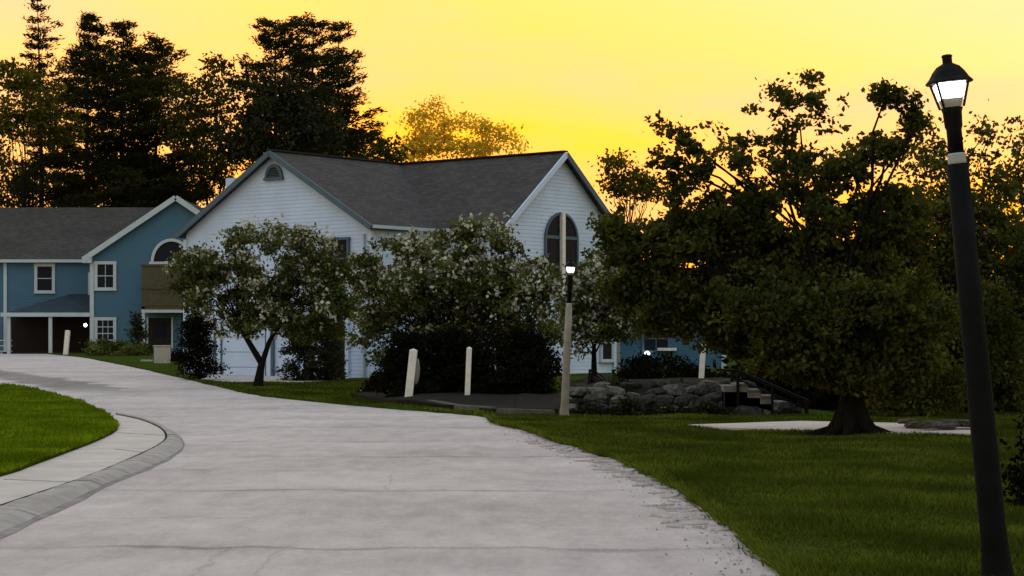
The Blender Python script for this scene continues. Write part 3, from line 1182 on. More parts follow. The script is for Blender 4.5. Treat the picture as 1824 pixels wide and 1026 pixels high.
# ------------------------------------------------------------------ blue annex behind, right of the white house
annex = empty('blue_annex', (6.9, 88, .9), 'low blue wing with white corner seen under the big maple', 'house')
ax0, ax1, ay, az0, az1 = 4.6, 9.0, 88.0, .2, 3.5
mb = MB()
clap_wall(mb, (ax0, ay), (ax1, ay), az0, flat(ax1 - ax0), (0, -1), ztop=az1)
clap_wall(mb, (ax1, ay), (ax1, ay + 7), az0, flat(7), (1, 0), ztop=az1)
clap_wall(mb, (ax0, ay + 7), (ax0, ay), az0, flat(7), (-1, 0), ztop=az1)
mb.build('wall', M['siding_blue'], annex)
mb = MB()
slab_roof(mb, [(ax0 - .3, ay - .35, az1), (ax1 + .3, ay - .35, az1), (ax1 + .3, ay + 3.5, az1 + 1.6), (ax0 - .3, ay + 3.5, az1 + 1.6)])
slab_roof(mb, [(ax1 + .3, ay + 7.35, az1), (ax0 - .3, ay + 7.35, az1), (ax0 - .3, ay + 3.5, az1 + 1.6), (ax1 + .3, ay + 3.5, az1 + 1.6)])
mb.build('roof', M['roof'], annex)
mb = MB()
mb.box((ax1 - .03, ay - .03, (az0 + az1) / 2), (.2, .12, az1 - az0))
mb.build('corner_board', M['trim_white'], annex)
window(annex, (6.1, ay - .02, 1.95), (1, 0, 0), 1.0, 1.0, M['trim_blue'], (2, 2), sill=False)
mb = MB()
mb.box((6.55, ay - .2, 1.5), (.8, .3, .12))
mb.build('window_shelf', M['post_white'], annex)
mb = MB()
mb.box((5.75, ay - .08, 1.38), (.08, .16, .08))
lb = mb.build('porch_light', M['black'], annex)
mb = MB()
mb.lathe((5.72, ay - .2, 1.22), [(.02, 0), (.09, .05), (.11, .11), (.08, .17), (.02, .2)], 10)
mb.build('bulb', M['lit'], lb)

# ------------------------------------------------------------------ the blue house
S = 135.0
bh = empty('blue_house', (-21.9, S, 1.1), 'blue two storey house with white trimmed gable and porch, at the left', 'house')
gx0, gxm, gx1 = -27.35, -21.8, -16.25
GRZ, GEZ = EYE + 9.85, EYE + 5.85
gs = (GRZ - GEZ) / (gxm - gx0 + .45)
bz = .6


def gb(z):
    half = min(gxm - gx0, (GRZ - .13 - z) / gs)
    return None if half <= 0 else (gxm - gx0 - half, gxm - gx0 + half)


mb = MB()
clap_wall(mb, (gx0, S), (gx1, S), bz, gb, (0, -1), course=.2)
mb.build('wall', M['siding_blue'], bh)
mb = MB()
clap_wall(mb, (gx0, S + 4), (gx0, S), bz, flat(4), (-1, 0), course=.2, ztop=GEZ)
clap_wall(mb, (gx1, S), (gx1, S + 10), bz, flat(10), (1, 0), course=.2, ztop=GEZ)
mb.build('wall', M['siding_blue'], bh)
my = S + 4.0
mx0 = -46.0
mb = MB()
clap_wall(mb, (mx0, my), (gx0, my), bz, flat(gx0 - mx0), (0, -1), course=.2, ztop=GEZ)
mb.build('wall', M['siding_blue'], bh)
mb = MB()
ry = S + 10.5
ov = .45
slab_roof(mb, [(mx0, my - .4, GEZ + .02), (gxm - .3, my - .4, GEZ + .02), (gxm - .3, ry, GRZ), (mx0, ry, GRZ)], .16)
slab_roof(mb, [(gxm + 5, ry + 6.5, GEZ), (mx0, ry + 6.5, GEZ), (mx0, ry, GRZ), (gxm + 5, ry, GRZ)], .16)
mb.build('roof', M['roof_brown'], bh)
mb = MB()
slab_roof(mb, [(gx0 - ov, S - .4, GEZ), (gx0 - ov, ry, GEZ), (gxm, ry, GRZ + .03), (gxm, S - .4, GRZ + .03)][::1], .16)
mb.build('roof', M['roof_brown'], bh)
mb = MB()
slab_roof(mb, [(gx1 + ov, ry, GEZ), (gx1 + ov, S - .4, GEZ), (gxm, S - .4, GRZ + .03), (gxm, ry, GRZ + .03)], .16)
mb.build('roof', M['roof_brown'], bh)
for sg, xe in ((-1, gx0 - ov), (1, gx1 + ov)):
    mb = MB()
    mb.beam((xe, S - .44, GEZ - .13), (gxm, S - .44, GRZ - .10), .06, .34)
    mb.build('rake_board', M['trim_white'], bh)
mb = MB()
mb.beam((mx0, my - .47, GEZ - .04), (gx0 - ov - .02, my - .47, GEZ - .04), .14, .2)
mb.build('gutter', M['trim_white'], bh)
mb = MB()
mb.box((gx0 - .2, S - .2, GEZ - .12), (.6, .5, .42))
mb.build('eave_return', M['trim_white'], bh)
mb = MB()
mb.box((gx0 + .06, S - .03, (bz + GEZ - .3) / 2), (.26, .14, GEZ - .3 - bz))
mb.build('corner_board', M['trim_white'], bh)
mb = MB()
mb.box((-33.9, my - .03, (bz + GEZ) / 2), (.22, .12, GEZ - bz))
mb.build('corner_board', M['trim_white'], bh)
mb = MB()
mb.tube([(-28.25, my - .1, 5.6 + 1.0), (-28.25, my - .1, 5.1)], [.1, .1], 8)
mb.build('downspout', M['trim_white'], bh)
window(bh, (at(188, 491.5, S).x, S - .02, at(188, 491.5, S).z), (1, 0, 0), 1.02, 1.5, M['trim_white'], (2, 2), fw=.2)
window(bh, (at(188, 592, S).x, S - .02, at(188, 594, S).z), (1, 0, 0), 1.02, 1.7, M['trim_white'], (3, 4), fw=.2)
window(bh, (at(80, 496, my).x, my - .02, at(80, 496, my).z), (1, 0, 0), .98, 1.6, M['trim_white'], (1, 2), fw=.2)
# half round window behind the balcony
c = Vector((at(306, 466, S).x, S - .03, at(306, 466, S).z))
r = Vector((1, 0, 0))
mb = MB()
o_, i_ = arc_pts(c, r, 1.35, 1.5, 0, math.pi, 18), arc_pts(c, r, 1.16, 1.31, 0, math.pi, 18)
for k in range(18):
    mb.prism([o_[k], o_[k + 1], i_[k + 1], i_[k]], (0, -.1, 0))
mb.box(c + Vector((0, -.06, -.12)), (2.9, .16, .22))
w_ = mb.build('half_round_window', M['trim_white'], bh)
mb = MB()
mb.prism(i_, (0, -.02, 0))
mb.build('pane', M['glass'], w_)
# balcony with boarded rail, deck and post, and the door below
bx0, bx1 = at(259, 0, S).x, at(259, 0, S).x + 3.4
bt, bm, bb = at(0, 472, S - 1.5).z, at(0, 513, S - 1.5).z, at(0, 546, S - 1.5).z
bal = empty('balcony', ORIG[bh.name])
bal.parent = bh
bal.location = (0, 0, 0)
mb = MB()
mb.box(((bx0 + bx1) / 2, S - .75, bb - .08), (bx1 - bx0, 1.5, .2))
mb.build('deck', M['wood'], bal)
nb = 22
me0 = None
for k in range(nb):
    x = bx0 + .08 + (bx1 - bx0 - .16) * k / (nb - 1)
    mb = MB()
    mb.box((x, S - 1.46, (bt + bb) / 2), (.135, .03, bt - bb - .1))
    mb.build('board', M['wood'], bal)
mb = MB()
for z in (bt, bm, bb + .12):
    mb.box(((bx0 + bx1) / 2, S - 1.5, z), (bx1 - bx0 + .1, .1, .11))
mb.build('rail', M['wood'], bal)
mb = MB()
mb.box((bx0 + .12, S - 1.4, (bb + bz) / 2), (.2, .2, bb - bz))
mb.build('post', M['trim_white'], bal)
mb = MB()
mb.box(((bx0 + bx1) / 2, S - 1.4, bb - .28), (bx1 - bx0, .14, .22))
mb.build('beam', M['trim_white'], bal)
d = empty('side_door', ORIG[bh.name])
d.parent = bh
d.location = (0, 0, 0)
mb = MB()
dx = bx0 + .95
mb.box((dx, S - .04, 2.15), (1.5, .06, 2.7))
mb.build('door_leaf', M['dark'], d)
mb = MB()
mb.box((dx, S - .085, 2.75), (.8, .03, 1.0))
mb.build('pane', M['glass'], d)
mb = MB()
for sg in (-1, 1):
    mb.box((dx + sg * .8, S - .05, 2.15), (.1, .12, 2.8))
mb.build('door_frame', M['trim_white'], d)
# porch in the corner
por = empty('porch', ORIG[bh.name])
por.parent = bh
por.location = (0, 0, 0)
px0, px1, pfy = at(3, 0, S).x, gx0 - .05, S + .3
pz_e, pz_t = at(0, 559, pfy).z, at(0, 524, my).z
mb = MB()
slab_roof(mb, [(px0, pfy - .3, pz_e), (px1, pfy - .3, pz_e), (px1, my - .05, pz_t), (px0 + 3.6, my - .05, pz_t)], .12)
slab_roof(mb, [(px0, my - .05, pz_e), (px0, pfy - .3, pz_e), (px0 + 3.6, my - .05, pz_t)], .12)
mb.build('porch_roof', M['roof_blue'], por)
mb = MB()
mb.beam((px0 - .05, pfy - .36, pz_e - .06), (px1, pfy - .36, pz_e - .06), .12, .26)
mb.build('gutter', M['trim_white'], por)
for x in (at(17, 0, pfy).x, at(91, 0, pfy).x):
    mb = MB()
    mb.box((x, pfy - .15, (pz_e - .2 + bz) / 2), (.22, .22, pz_e - .2 - bz))
    mb.build('porch_post', M['trim_white'], por)
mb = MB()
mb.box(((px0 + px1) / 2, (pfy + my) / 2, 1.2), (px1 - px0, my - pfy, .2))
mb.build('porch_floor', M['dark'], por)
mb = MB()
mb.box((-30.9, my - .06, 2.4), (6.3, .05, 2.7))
mb.build('porch_shade_sheet', M['dark'], por)  # near-black sheet standing in for the shade under the porch roof
mb = MB()
for k in range(3):
    mb.box((-33.0 + k * .0 - .0, pfy, 1.35 + .35 * k), (.9, .05, .06))
mb.build('porch_railing', M['trim_white'], por)
mb = MB()
lx, lz = at(152, 579, S + .25).x, at(152, 579, S + .25).z
mb.box((gx0 - .04, S + .3, lz + .12), (.1, .14, .3))
lb = mb.build('porch_light', M['black'], por)
mb = MB()
mb.lathe((lx, S + .25, lz - .17), [(.02, .05), (.09, .09), (.12, .17), (.09, .24), (.02, .28)], 10)
mb.build('bulb', M['lit'], lb)

# ------------------------------------------------------------------ street lamps
def street_lamp(base, height, lean, lower_m, label, zc):
    """lantern lamp post; zc = height of the collar"""
    t = empty('street_lamp', base, label, 'street lamp', 'lantern lamp posts on the lawn')
    x, y, z = base
    H = height
    mb = MB()
    mb.lathe(base, [(.12, -.15), (.12, .05), (.105, .10), (.092, .22), (.086, .4), (.080, zc * .6), (.070, zc - .04)], 20)
    mb.build('pole', lower_m, t, smooth=True)
    mb = MB()
    mb.lathe((x, y, z + zc - .04), [(.058, 0), (.060, .01), (.060, .06), (.05, .07)], 20)
    mb.build('collar', M['collar'], t, smooth=False)
    zl = H - .33
    mb = MB()
    mb.lathe((x, y, z), [(.050, zc + .02), (.050, zl - .14), (.058, zl - .12), (.062, zl - .03), (.072, zl)], 20)
    mb.build('upper_pole', M['black'], t, smooth=True)
    q = R(45)

    def sq(r1, z1, r2, z2, t_):
        t_.lathe((x, y, z), [(r1 * 1.414, z1), (r2 * 1.414, z2)], 4, q)

    gz0, gz1 = zl, zl + .165
    b0, b1 = .064, .103
    for k in range(4):
        a = k * math.pi / 2
        ca_, sa_ = math.cos(a), math.sin(a)
        def pt(rr, s, zz):
            lx_, ly_ = rr, s
            return Vector((x + lx_ * ca_ - ly_ * sa_, y + lx_ * sa_ + ly_ * ca_, z + zz))
        mbk = MB()
        mbk.prism([pt(b0, -b0 + .006, gz0), pt(b0, b0 - .006, gz0), pt(b1, b1 - .006, gz1), pt(b1, -b1 + .006, gz1)], Vector((-ca_, -sa_, 0)) * .003)
        mbk.build('pane', M['lamp_glass'], t)
        mbk = MB()
        mbk.beam(pt(b0, b0, gz0), pt(b1, b1, gz1), .012, .012)
        mbk.build('corner_bar', M['black'], t)
    mb = MB()
    sq(.052, gz0 + .004, .066, gz0 + .06, mb)
    mb.build('lens_base', M['frost'], t)
    mb = MB()
    sq(.067, gz0 + .062, .088, gz1 - .004, mb)
    mb.build('lit_lens', M['lit'], t)
    mb = MB()
    mb.lathe((x, y, z), [(.128 * 1.2, gz1 - .004), (.128 * 1.2, gz1 + .006), (.118 * 1.1, gz1 + .03), (.105, gz1 + .07), (.075, gz1 + .105), (.036, gz1 + .125), (.032, gz1 + .13), (.032, gz1 + .165), (.038, gz1 + .17), (.030, gz1 + .182), (.008, gz1 + .186)], 16, R(11.25))
    mb.build('cap', M['black'], t)
    t.rotation_euler.y = lean
    return t


mg = bpy.data.materials.new('lamp_glass')
mg.use_nodes = True
nt = mg.node_tree
nt.nodes.remove(nt.nodes['Principled BSDF'])
g1n, g2n, g3n = nt.nodes.new('ShaderNodeBsdfTransparent'), nt.nodes.new('ShaderNodeBsdfGlossy'), nt.nodes.new('ShaderNodeMixShader')
g2n.inputs['Roughness'].default_value = .15
g3n.inputs[0].default_value = .1
nt.links.new(g1n.outputs[0], g3n.inputs[1])
nt.links.new(g2n.outputs[0], g3n.inputs[2])
nt.links.new(g3n.outputs[0], nt.nodes['Material Output'].inputs[0])
M['lamp_glass'] = mg
street_lamp((at(1779, 0, 13.5).x, 13.5, .0), 3.455, R(-5.6), M['pole_green'], 'near lit lantern lamp post with dark pole, at the right edge', 2.80)
street_lamp((at(1005, 0, 44.8).x, 44.8, .02), 3.44, R(2.4), M['pole_grey'], 'far lit lantern lamp post with pale grey lower pole, before the house', 2.47)


# ------------------------------------------------------------------ marker posts
def marker(loc, h, w, lean, label, extra=False):
    t = empty('marker_post', loc, label, 'marker post', 'white driveway marker posts')
    mb = MB()
    x, y, z = loc
    hw = w / 2
    V = []
    for zz in (-.2, h - .03):
        V += [(x - hw, y - hw, z + zz), (x + hw, y - hw, z + zz), (x + hw, y + hw, z + zz), (x - hw, y + hw, z + zz)]
    V.append((x, y, z + h + .01))
    mb.add(V, [(0, 1, 5, 4), (1, 2, 6, 5), (2, 3, 7, 6), (3, 0, 4, 7), (4, 5, 8), (5, 6, 8), (6, 7, 8), (7, 4, 8)])
    mb.build('post', M['post_white'], t, bevel=.008)
    if extra:
        mb = MB()
        mb.lathe((x + hw + .03, y + .05, z + .62), [(.01, 0), (.07, .05), (.09, .2), (.085, .42), (.05, .6), (.01, .68)], 10)
        mb.build('side_board', M['pole_grey'], t, smooth=True)
    t.rotation_euler.y = lean
    return t


def mk(px, py, Y, toppx, hpx, w, label, **k):
    p = at(px, py, Y)
    marker((p.x, p.y, p.z), hpx * Y / F, w, math.atan2(toppx - px, hpx), label, **k)


mk(726, 727, 53.6, 737, 106, .20, 'thick white marker post with a bulge on its right side, at the road edge', extra=True)
mk(832, 717, 53.0, 836, 99, .135, 'slim white marker post in front of the dark evergreen bushes')
mk(1248, 693, 51.5, 1253, 81, .13, 'white marker post above the fieldstone bank, before the blue annex')
mk(117, 632, 130.0, 121, 44, .28, 'small distant white marker post in front of the blue house porch')

# ------------------------------------------------------------------ utility cabinet and small step
p = at(289, 656, 100.0)
cab = empty('utility_cabinet', (p.x, p.y, p.z), 'grey box cabinet standing at the road edge by the balcony', 'utility cabinet')
mb = MB()
mb.box((p.x, p.y, p.z + .5), (.62, .6, 1.1), R(-14))
mb.build('body', M['cabinet'], cab, bevel=.02)
mb = MB()
mb.box((p.x, p.y, p.z + 1.08), (.68, .66, .06), R(-14))
mb.build('lid', M['cabinet'], cab, bevel=.01)
p = at(262, 652, 104)
st = empty('entry_step', (p.x, p.y, p.z), 'pale low concrete step left of the grey cabinet', 'step')
mb = MB()
mb.box((p.x, p.y, p.z - .02), (1.0, 1.4, .22))
mb.box((p.x - .1, p.y + .5, p.z + .2), (.5, .7, .24))
mb.build('tread', M['cabinet'], st)

# ------------------------------------------------------------------ fieldstone bank, stairs, timbers
M['rock_pale'] = mat('pale_fieldstone', (0.085, 0.08, 0.07), .95, .6, 3, 1.0, 14, spec=.1)


def rock_mesh(seed):
    rr = random.Random(seed)
    import bmesh
    bm = bmesh.new()
    bmesh.ops.create_icosphere(bm, subdivisions=2, radius=1)
    off = Vector((rr.uniform(0, 50), rr.uniform(0, 50), 0))
    for v in bm.verts:
        n = mnoise.noise(v.co * 1.1 + off) * .45 + mnoise.noise(v.co * 2.6 + off) * .18
        v.co *= 1 + n
        v.co.z = max(-.55, min(.6, v.co.z))
    me = bpy.data.meshes.new('rock')
    bm.to_mesh(me)
    bm.free()
    me.materials.append(M['rock_pale' if seed in (2, 5) else 'rock'])
    return me


rocks = [rock_mesh(i) for i in range(7)]
bank = empty('fieldstone_bank', (3.6, 47, .1), 'bank of grey fieldstones under the dark shrubs, right of the far lamp', 'stone wall')
rng = random.Random(21)
for row, (yy, zz, n, sz) in enumerate(((46.2, .14, 17, .26), (46.65, .34, 15, .27), (47.1, .52, 15, .24), (47.6, .66, 13, .2))):
    for k in range(n):
        x = 1.2 + 5.0 * (k + rng.uniform(.1, .9)) / n
        if x > 4.95 + .4 * (3 - row):
            continue
        o = bpy.data.objects.new('rock', rocks[rng.randrange(7)])
        col.objects.link(o)
        o.parent = bank
        s = sz * (.45 + .95 * rng.random() ** 1.3)
        o.location = (x - 3.6, yy - 47 + rng.uniform(-.15, .15), zz - .1 + rng.uniform(-.05, .05))
        o.scale = (s * 1.2, s, s * .85)
        o.rotation_euler = (rng.uniform(-.3, .3), rng.uniform(-.3, .3), rng.uniform(0, 6))
bord = empty('stone_border', (7.8, 37.4, .13), 'row of pale flat stones on the concrete walk beside the near lamp post', 'stones')
for k in range(12):
    o = bpy.data.objects.new('stone', rocks[(2, 5)[k % 2]])
    col.objects.link(o)
    o.parent = bord
    s = rng.uniform(.1, .2)
    o.location = (rng.uniform(-.75, .6), rng.uniform(-.9, 1.2), rng.uniform(0.02, .08))
    o.scale = (s * 1.6, s * 1.2, s * .6)
    o.rotation_euler = (0, 0, rng.uniform(0, 6))

stairs = empty('garden_stairs', (5.7, 46.6, 0), 'short flight of stone steps with black railings climbing the bank', 'stairs')
NS = 5
for k in range(NS):
    mb = MB()
    x1_ = 6.35 - k * .28
    ztop = .05 + (k + 1) * .135
    mb.box(((x1_ + 4.7) / 2, 46.6, ztop / 2 - .05), (x1_ - 4.7, 1.1, ztop + .1 - .002 * k))
    mb.box((x1_ - .12, 46.6, ztop + .02), (.3, 1.16, .05))
    mb.build('step', M['step'], stairs, bevel=.01)
for yy in (45.98, 47.22):
    a, b = Vector((6.52, yy, .40)), Vector((5.0, yy, 1.06))
    mb = MB()
    mb.tube([a + Vector((.1, 0, -.05)), a, b, b + Vector((-.35, 0, 0))], [.026] * 4, 8)
    mb.tube([a - Vector((0, 0, .2)), b - Vector((0, 0, .2))], [.02] * 2, 8)
    mb.build('handrail', M['black'], stairs, smooth=True)
    for e, w in ((a, .05), (a.lerp(b, .5), .03), (b, .04)):
        mb = MB()
        zb_ = -.1
        mb.box((e.x, e.y, (e.z + zb_) / 2), (w * 1.6, w * 1.6, e.z - zb_))
        mb.build('rail_post', M['black'], stairs)
tim = empty('timber_edging', (-1.0, 47.5, .1), 'low weathered timbers edging the bed beside the road', 'timber edging')
for (a, b) in (((757, 731), (812, 735)), ((806, 736), (878, 741)), ((880, 744), (985, 747))):
    p, q = hit(*a), hit(*b)
    mb = MB()
    mb.beam((p[0] + .1, p[1] + .25, lawn_z(*p) + .07), (q[0], q[1] + .25, lawn_z(*q) + .07), .16, .16)
    mb.build('timber', M['timber'], tim, bevel=.015)


# ------------------------------------------------------------------ trees and shrubs
def limb_to(mb, p, q, r0, r1, rng, n=5, sag=.12):
    p, q = Vector(p), Vector(q)
    L_ = (q - p).length
    pts, rad = [], []
    for i in range(n):
        t = i / (n - 1)
        c = p.lerp(q, t)
        w = math.sin(t * math.pi) * L_ * .09
        c += Vector((rng.normal() * w * .5, rng.normal() * w * .5, L_ * sag * math.sin(t * math.pi)))
        pts.append(c)
        rad.append(r0 + (r1 - r0) * t ** .8)
    mb.tube(pts, rad, 6, cap=False)


def leafy(name, base, blobs, trunk, leaf, n, clump, m, seed, label, cat='tree', group=None, bark=None, trunk_h=None, trunk_r=.15,
          stems=None, limbs=26, aspect=.62, Y=None, depth=.8, nclump=None, blossom=0, flat=.0, bsize=.075, solid=1 / 2.4, gaps=None):
    """broadleaf tree or shrub. blobs: (px, py, rx, ry[, weight]) of the crown's masses at distance Y"""
    rng = np.random.default_rng(seed)
    t = empty(name, base, label, cat, group)
    Bc, Br, Bw = [], [], []
    for b in blobs:
        c = at(b[0], b[1], Y)
        rx, rz = b[2] / F * Y, b[3] / F * Y
        rd = (rx + rz) * .5 * (depth if len(b) < 6 else b[5])
        c.y += rng.uniform(-.4, .4) * rd + (b[6] if len(b) > 6 else 0)
        Bc.append(tuple(c))
        Br.append((rx, rd, rz))
        Bw.append((rx * rd * rz) ** .75 * (b[4] if len(b) > 4 else 1))
    Bc, Br, Bw = np.array(Bc), np.array(Br), np.array(Bw)
    Bw /= Bw.sum()
    nc = nclump or max(12, n // 90)
    bi = rng.choice(len(Bc), nc, p=Bw)
    dirs = rng.normal(size=(nc, 3))
    dirs /= np.linalg.norm(dirs, axis=1)[:, None]
    rad = rng.random(nc) ** solid
    CC = Bc[bi] + dirs * Br[bi] * rad[:, None]
    cs = clump * rng.uniform(.55, 1.25, nc)
    li = rng.choice(nc, n, p=(cs ** 1.5) / (cs ** 1.5).sum())
    off = rng.normal(size=(n, 3)) * np.array([1, 1, .62]) * cs[li][:, None] * .55
    C = CC[li] + off
    C[:, 2] = np.maximum(C[:, 2], base[2] + .03)
    if gaps:                                # natural openings in the crown, more of them towards the top
        z0_, z1_ = np.percentile(C[:, 2], (5, 98))
        thr = np.interp(C[:, 2], [z0_, (z0_ + z1_) / 2, z1_], gaps)
        nz = np.array([mnoise.noise(Vector((p[0] * 1.5 + seed, p[1] * .8, p[2] * 1.7))) + .5 * mnoise.noise(Vector((p[0] * 3.6, p[1] * 2, p[2] * 3.9 + seed))) for p in C])
        kp = nz > thr
        C, li = C[kp], li[kp]
        n = len(C)
    tone_c = rng.uniform(.35, 1.0, nc)
    V = leaf_quads(C, leaf, aspect, rng, flat)
    tone = tone_c[li] * rng.uniform(.55, 1.15, n)
    cr_ = np_mesh('crown', V, tone, m, t)
    if blossom:
        nb_ = blossom
        # blossom clusters sit on the outer clumps, more on the upper side
        w = (rad > .5) * (1.0 + .8 * dirs[:, 2].clip(-.6, 1)) * np.interp(CC[:, 2], [CC[:, 2].min(), np.median(CC[:, 2])], [.35, 1])
        w = w.clip(.05, None)
        hot = rng.random(nc) < .38
        w = w * (hot * 1.0 + .12)
        bi2 = rng.choice(nc, nb_ // 5, p=w / w.sum())
        cc = CC[bi2] + rng.normal(size=(nb_ // 5, 3)) * np.array([1, 1, .62]) * cs[bi2][:, None] * .62
        CB = np.repeat(cc, 5, axis=0) + rng.normal(size=(len(cc) * 5, 3)) * bsize * .55
        VB = leaf_quads(CB, bsize, .95, rng)
        ob = np_mesh('blossom', VB, rng.uniform(.3, 1.2, len(CB)), M['blossom'], t)
    if trunk:
        mb = MB()
        b = Vector(base)
        forks = []
        for (tops, r0) in (stems or [([trunk_h or (0, 0, 1.6)], trunk_r)]):
            pts = [b - Vector((0, 0, .2)), b + Vector((0, 0, .08))]
            rd = [r0 * 1.4, r0 * 1.1]
            for j, tp in enumerate(tops):
                pts.append(b + Vector(tp))
                rd.append(r0 * (.92 - .5 * (j + 1) / len(tops)))
            mb.tube(pts, rd, 9, cap=False)
            forks.append((pts[-1], rd[-1], pts[-2], rd[-2]))
        idx = rng.choice(nc, min(limbs, nc), replace=False)
        for i in idx:
            f = forks[int(np.argmin([(Vector(CC[i]) - f_[0]).length for f_ in forks]))]
            st_ = f[0].lerp(f[2], rng.uniform(0, .6))
            limb_to(mb, st_, CC[i], f[1] * rng.uniform(.35, .75), .012, rng)
        mb.build('trunk', bark or M['bark'], t, smooth=True)
    return t


def pine(name, px, py_base, Y, top_py, prof, seed, label, group, trunk_r=.35, bare=.22, tuft=1.0, mname='needle', dens=1.0, gap=.16):
    """white pine: prof(t, side) gives the bough length (m) at the height share t of the crown, side -1 left, +1 right"""
    rng = np.random.default_rng(seed)
    b = at(px, py_base, Y)
    b.z = hill(b.x, Y) - .1
    H = at(px, top_py, Y).z - b.z
    t = empty(name, b, label, 'tree', group)
    mb = MB()
    bend = rng.normal(0, .012, 2) * H
    def tr(h):
        s = h / H
        return Vector((b.x + bend[0] * s * s, b.y + bend[1] * s * s, b.z + h))
    mb.tube([tr(H * k / 8) for k in range(9)], [trunk_r * (1 - .93 * (k / 8) ** .9) for k in range(9)], 8)
    C, Dn, tone = [], [], []
    h = H * bare
    while h < H - .2:
        tt = (h / H - bare) / (1 - bare)
        nbou = rng.integers(4, 8)
        a0 = rng.uniform(0, 6.283)
        for k in range(nbou):
            if rng.random() < gap:
                continue
            az = a0 + 6.283 * k / nbou + rng.normal(0, .25)
            L_ = prof(tt, math.cos(az)) * rng.uniform(.45, 1.2)
            if L_ < .25:
                L_ = .25
            el = rng.uniform(.02, .35) + .5 * max(0, tt - .75) * 2
            d = np.array([math.cos(az) * math.cos(el), math.sin(az) * math.cos(el), math.sin(el)])
            p0 = np.array(tr(h))
            mb.tube([p0, p0 + d * L_ * .55 + np.array([0, 0, -.02 * L_]), p0 + d * L_ + np.array([0, 0, .06 * L_])], [.035 + .012 * L_, .02 + .006 * L_, .01], 4, cap=False)
            nt_ = int((3 + L_ * 5.0) * dens)
            s = 1 - (1 - .28) * rng.random(nt_) ** 1.3
            side = np.cross(d, [0, 0, 1])
            c = p0 + d * L_ * s[:, None] + side * (rng.normal(0, .17, nt_) * L_ * (1.15 - s * .6))[:, None]
            c[:, 2] += .06 * L_ * s ** 2 + rng.normal(0, .10, nt_)
            nn = 7
            cc = np.repeat(c, nn, axis=0) + rng.normal(size=(nt_ * nn, 3)) * np.array([.24, .24, .085]) * tuft
            C.append(cc)
            Dn.append(np.repeat(d[None], nt_ * nn, axis=0))
            tone.append(np.full(nt_ * nn, rng.uniform(.3, 1)) * rng.uniform(.6, 1.1, nt_ * nn))
        h += rng.uniform(.5, .95)
    C, Dn, tone = np.concatenate(C), np.concatenate(Dn), np.concatenate(tone)
    V = leaf_quads(C, .38 * tuft, .26, rng, direc=Dn * .8)
    np_mesh('crown', V, tone, M[mname], t)
    mb.build('trunk', M['bark_grey'], t, smooth=True)
    return t


PG = 'tall pines behind the blue house'
pine('pine_tree', 76, 600, 160, -4, lambda t, s: (3.9 if s > 0 else 2.8) * (1 - t) ** .6 + .3, 101, 'leftmost tall open crowned pine behind the blue house roof', PG, .34, .12, gap=.25, dens=1.2, tuft=1.05)
pine('pine_tree', 152, 600, 158, 18, lambda t, s: (5.6 if s > 0 else 4.0) * min(1, (1 - t) * 2.6 + .05), 102, 'second tall pine from the left, with a narrow pointed top', PG, .36, .12, dens=1.7, tuft=1.1, gap=.16)
pine('pine_tree', 214, 600, 162, 34, lambda t, s: (5.8 if s > 0 else 5.2) * min(1, (1 - t) * 3.0 + .05), 103, 'third tall pine from the left, dense and dark', PG, .36, .12, dens=1.7, tuft=1.1, gap=.16)
pine('pine_tree', 276, 600, 165, 60, lambda t, s: 4.6 * min(1, (1 - t) * 3.2 + .1), 104, 'fourth tall pine from the left, with a ragged sloping top', PG, .32, .12, gap=.2, dens=1.6, tuft=1.2)
pine('pine_tree', 490, 600, 150, 34, lambda t, s: (2.9 if s < 0 else 4.2) * min(1, (1 - t) * 4 + .35), 105, 'flat topped pine right above the left gable of the white house', PG, .38, .1, dens=1.7, tuft=1.05)
pine('pine_tree', 552, 600, 152, 34, lambda t, s: (7.6 if s > 0 else 5.0) * min(1, (1 - t) * 1.15 + .14), 106, 'biggest pine with long layered boughs sweeping down to the right', PG, .45, .1, dens=1.7, tuft=1.05)
pine('pine_tree', 602, 600, 157, 50, lambda t, s: (5.9 if s > 0 else 4.5) * min(1, (1 - t) * 1.05 + .14), 107, 'pine with a blunt top leaning out right of the biggest pine', PG, .4, .1, dens=1.6, tuft=1.05)

FG = 'broadleaf trees between and under the pines'
def bgtree(px, Y, blobs, n, mname, seed, label, leaf=.34, clump=1.0, limbs=22, tr=.22, group=FG, solid=1 / 2.4):
    b = at(px, 600, Y)
    b.z = hill(b.x, Y) - .1
    top = min(bb[1] for bb in blobs)
    zt = at(px, top, Y).z - b.z
    return leafy('broadleaf_tree', tuple(b), blobs, True, leaf, n, clump, M[mname], seed, label, group=group, trunk_h=(0, 0, zt * .5), trunk_r=tr, limbs=limbs, Y=Y, depth=.9, nclump=max(25, n // 55), solid=solid)


bgtree(40, 148, [(-20, 130, 60, 40), (60, 150, 50, 40), (40, 215, 80, 40), (110, 190, 35, 40), (90, 235, 50, 30), (-10, 240, 50, 30)], 5200, 'leaf_olive', 201, 'yellowish olive tree in front of the leftmost pine')
bgtree(385, 154, [(385, 125, 45, 25), (350, 165, 45, 35), (430, 170, 40, 40), (390, 215, 55, 35, .5), (340, 235, 35, 45, .8), (440, 235, 40, 45), (400, 280, 70, 35)], 5200, 'leaf_far', 202, 'round gappy tree standing between the two groups of pines')
bgtree(500, 143, [(490, 165, 50, 35), (530, 200, 60, 45), (480, 225, 55, 45), (560, 245, 60, 40), (430, 260, 45, 40)], 7500, 'leaf_shrub', 203, 'dark green dense tree directly behind the left gable ridge')
bgtree(30, 172, [(10, 300, 50, 30), (70, 315, 55, 30), (20, 345, 60, 30), (110, 345, 50, 30), (-20, 270, 40, 35, .6)], 4200, 'leaf_far', 204, 'low gappy tree above the left end of the blue house roof')
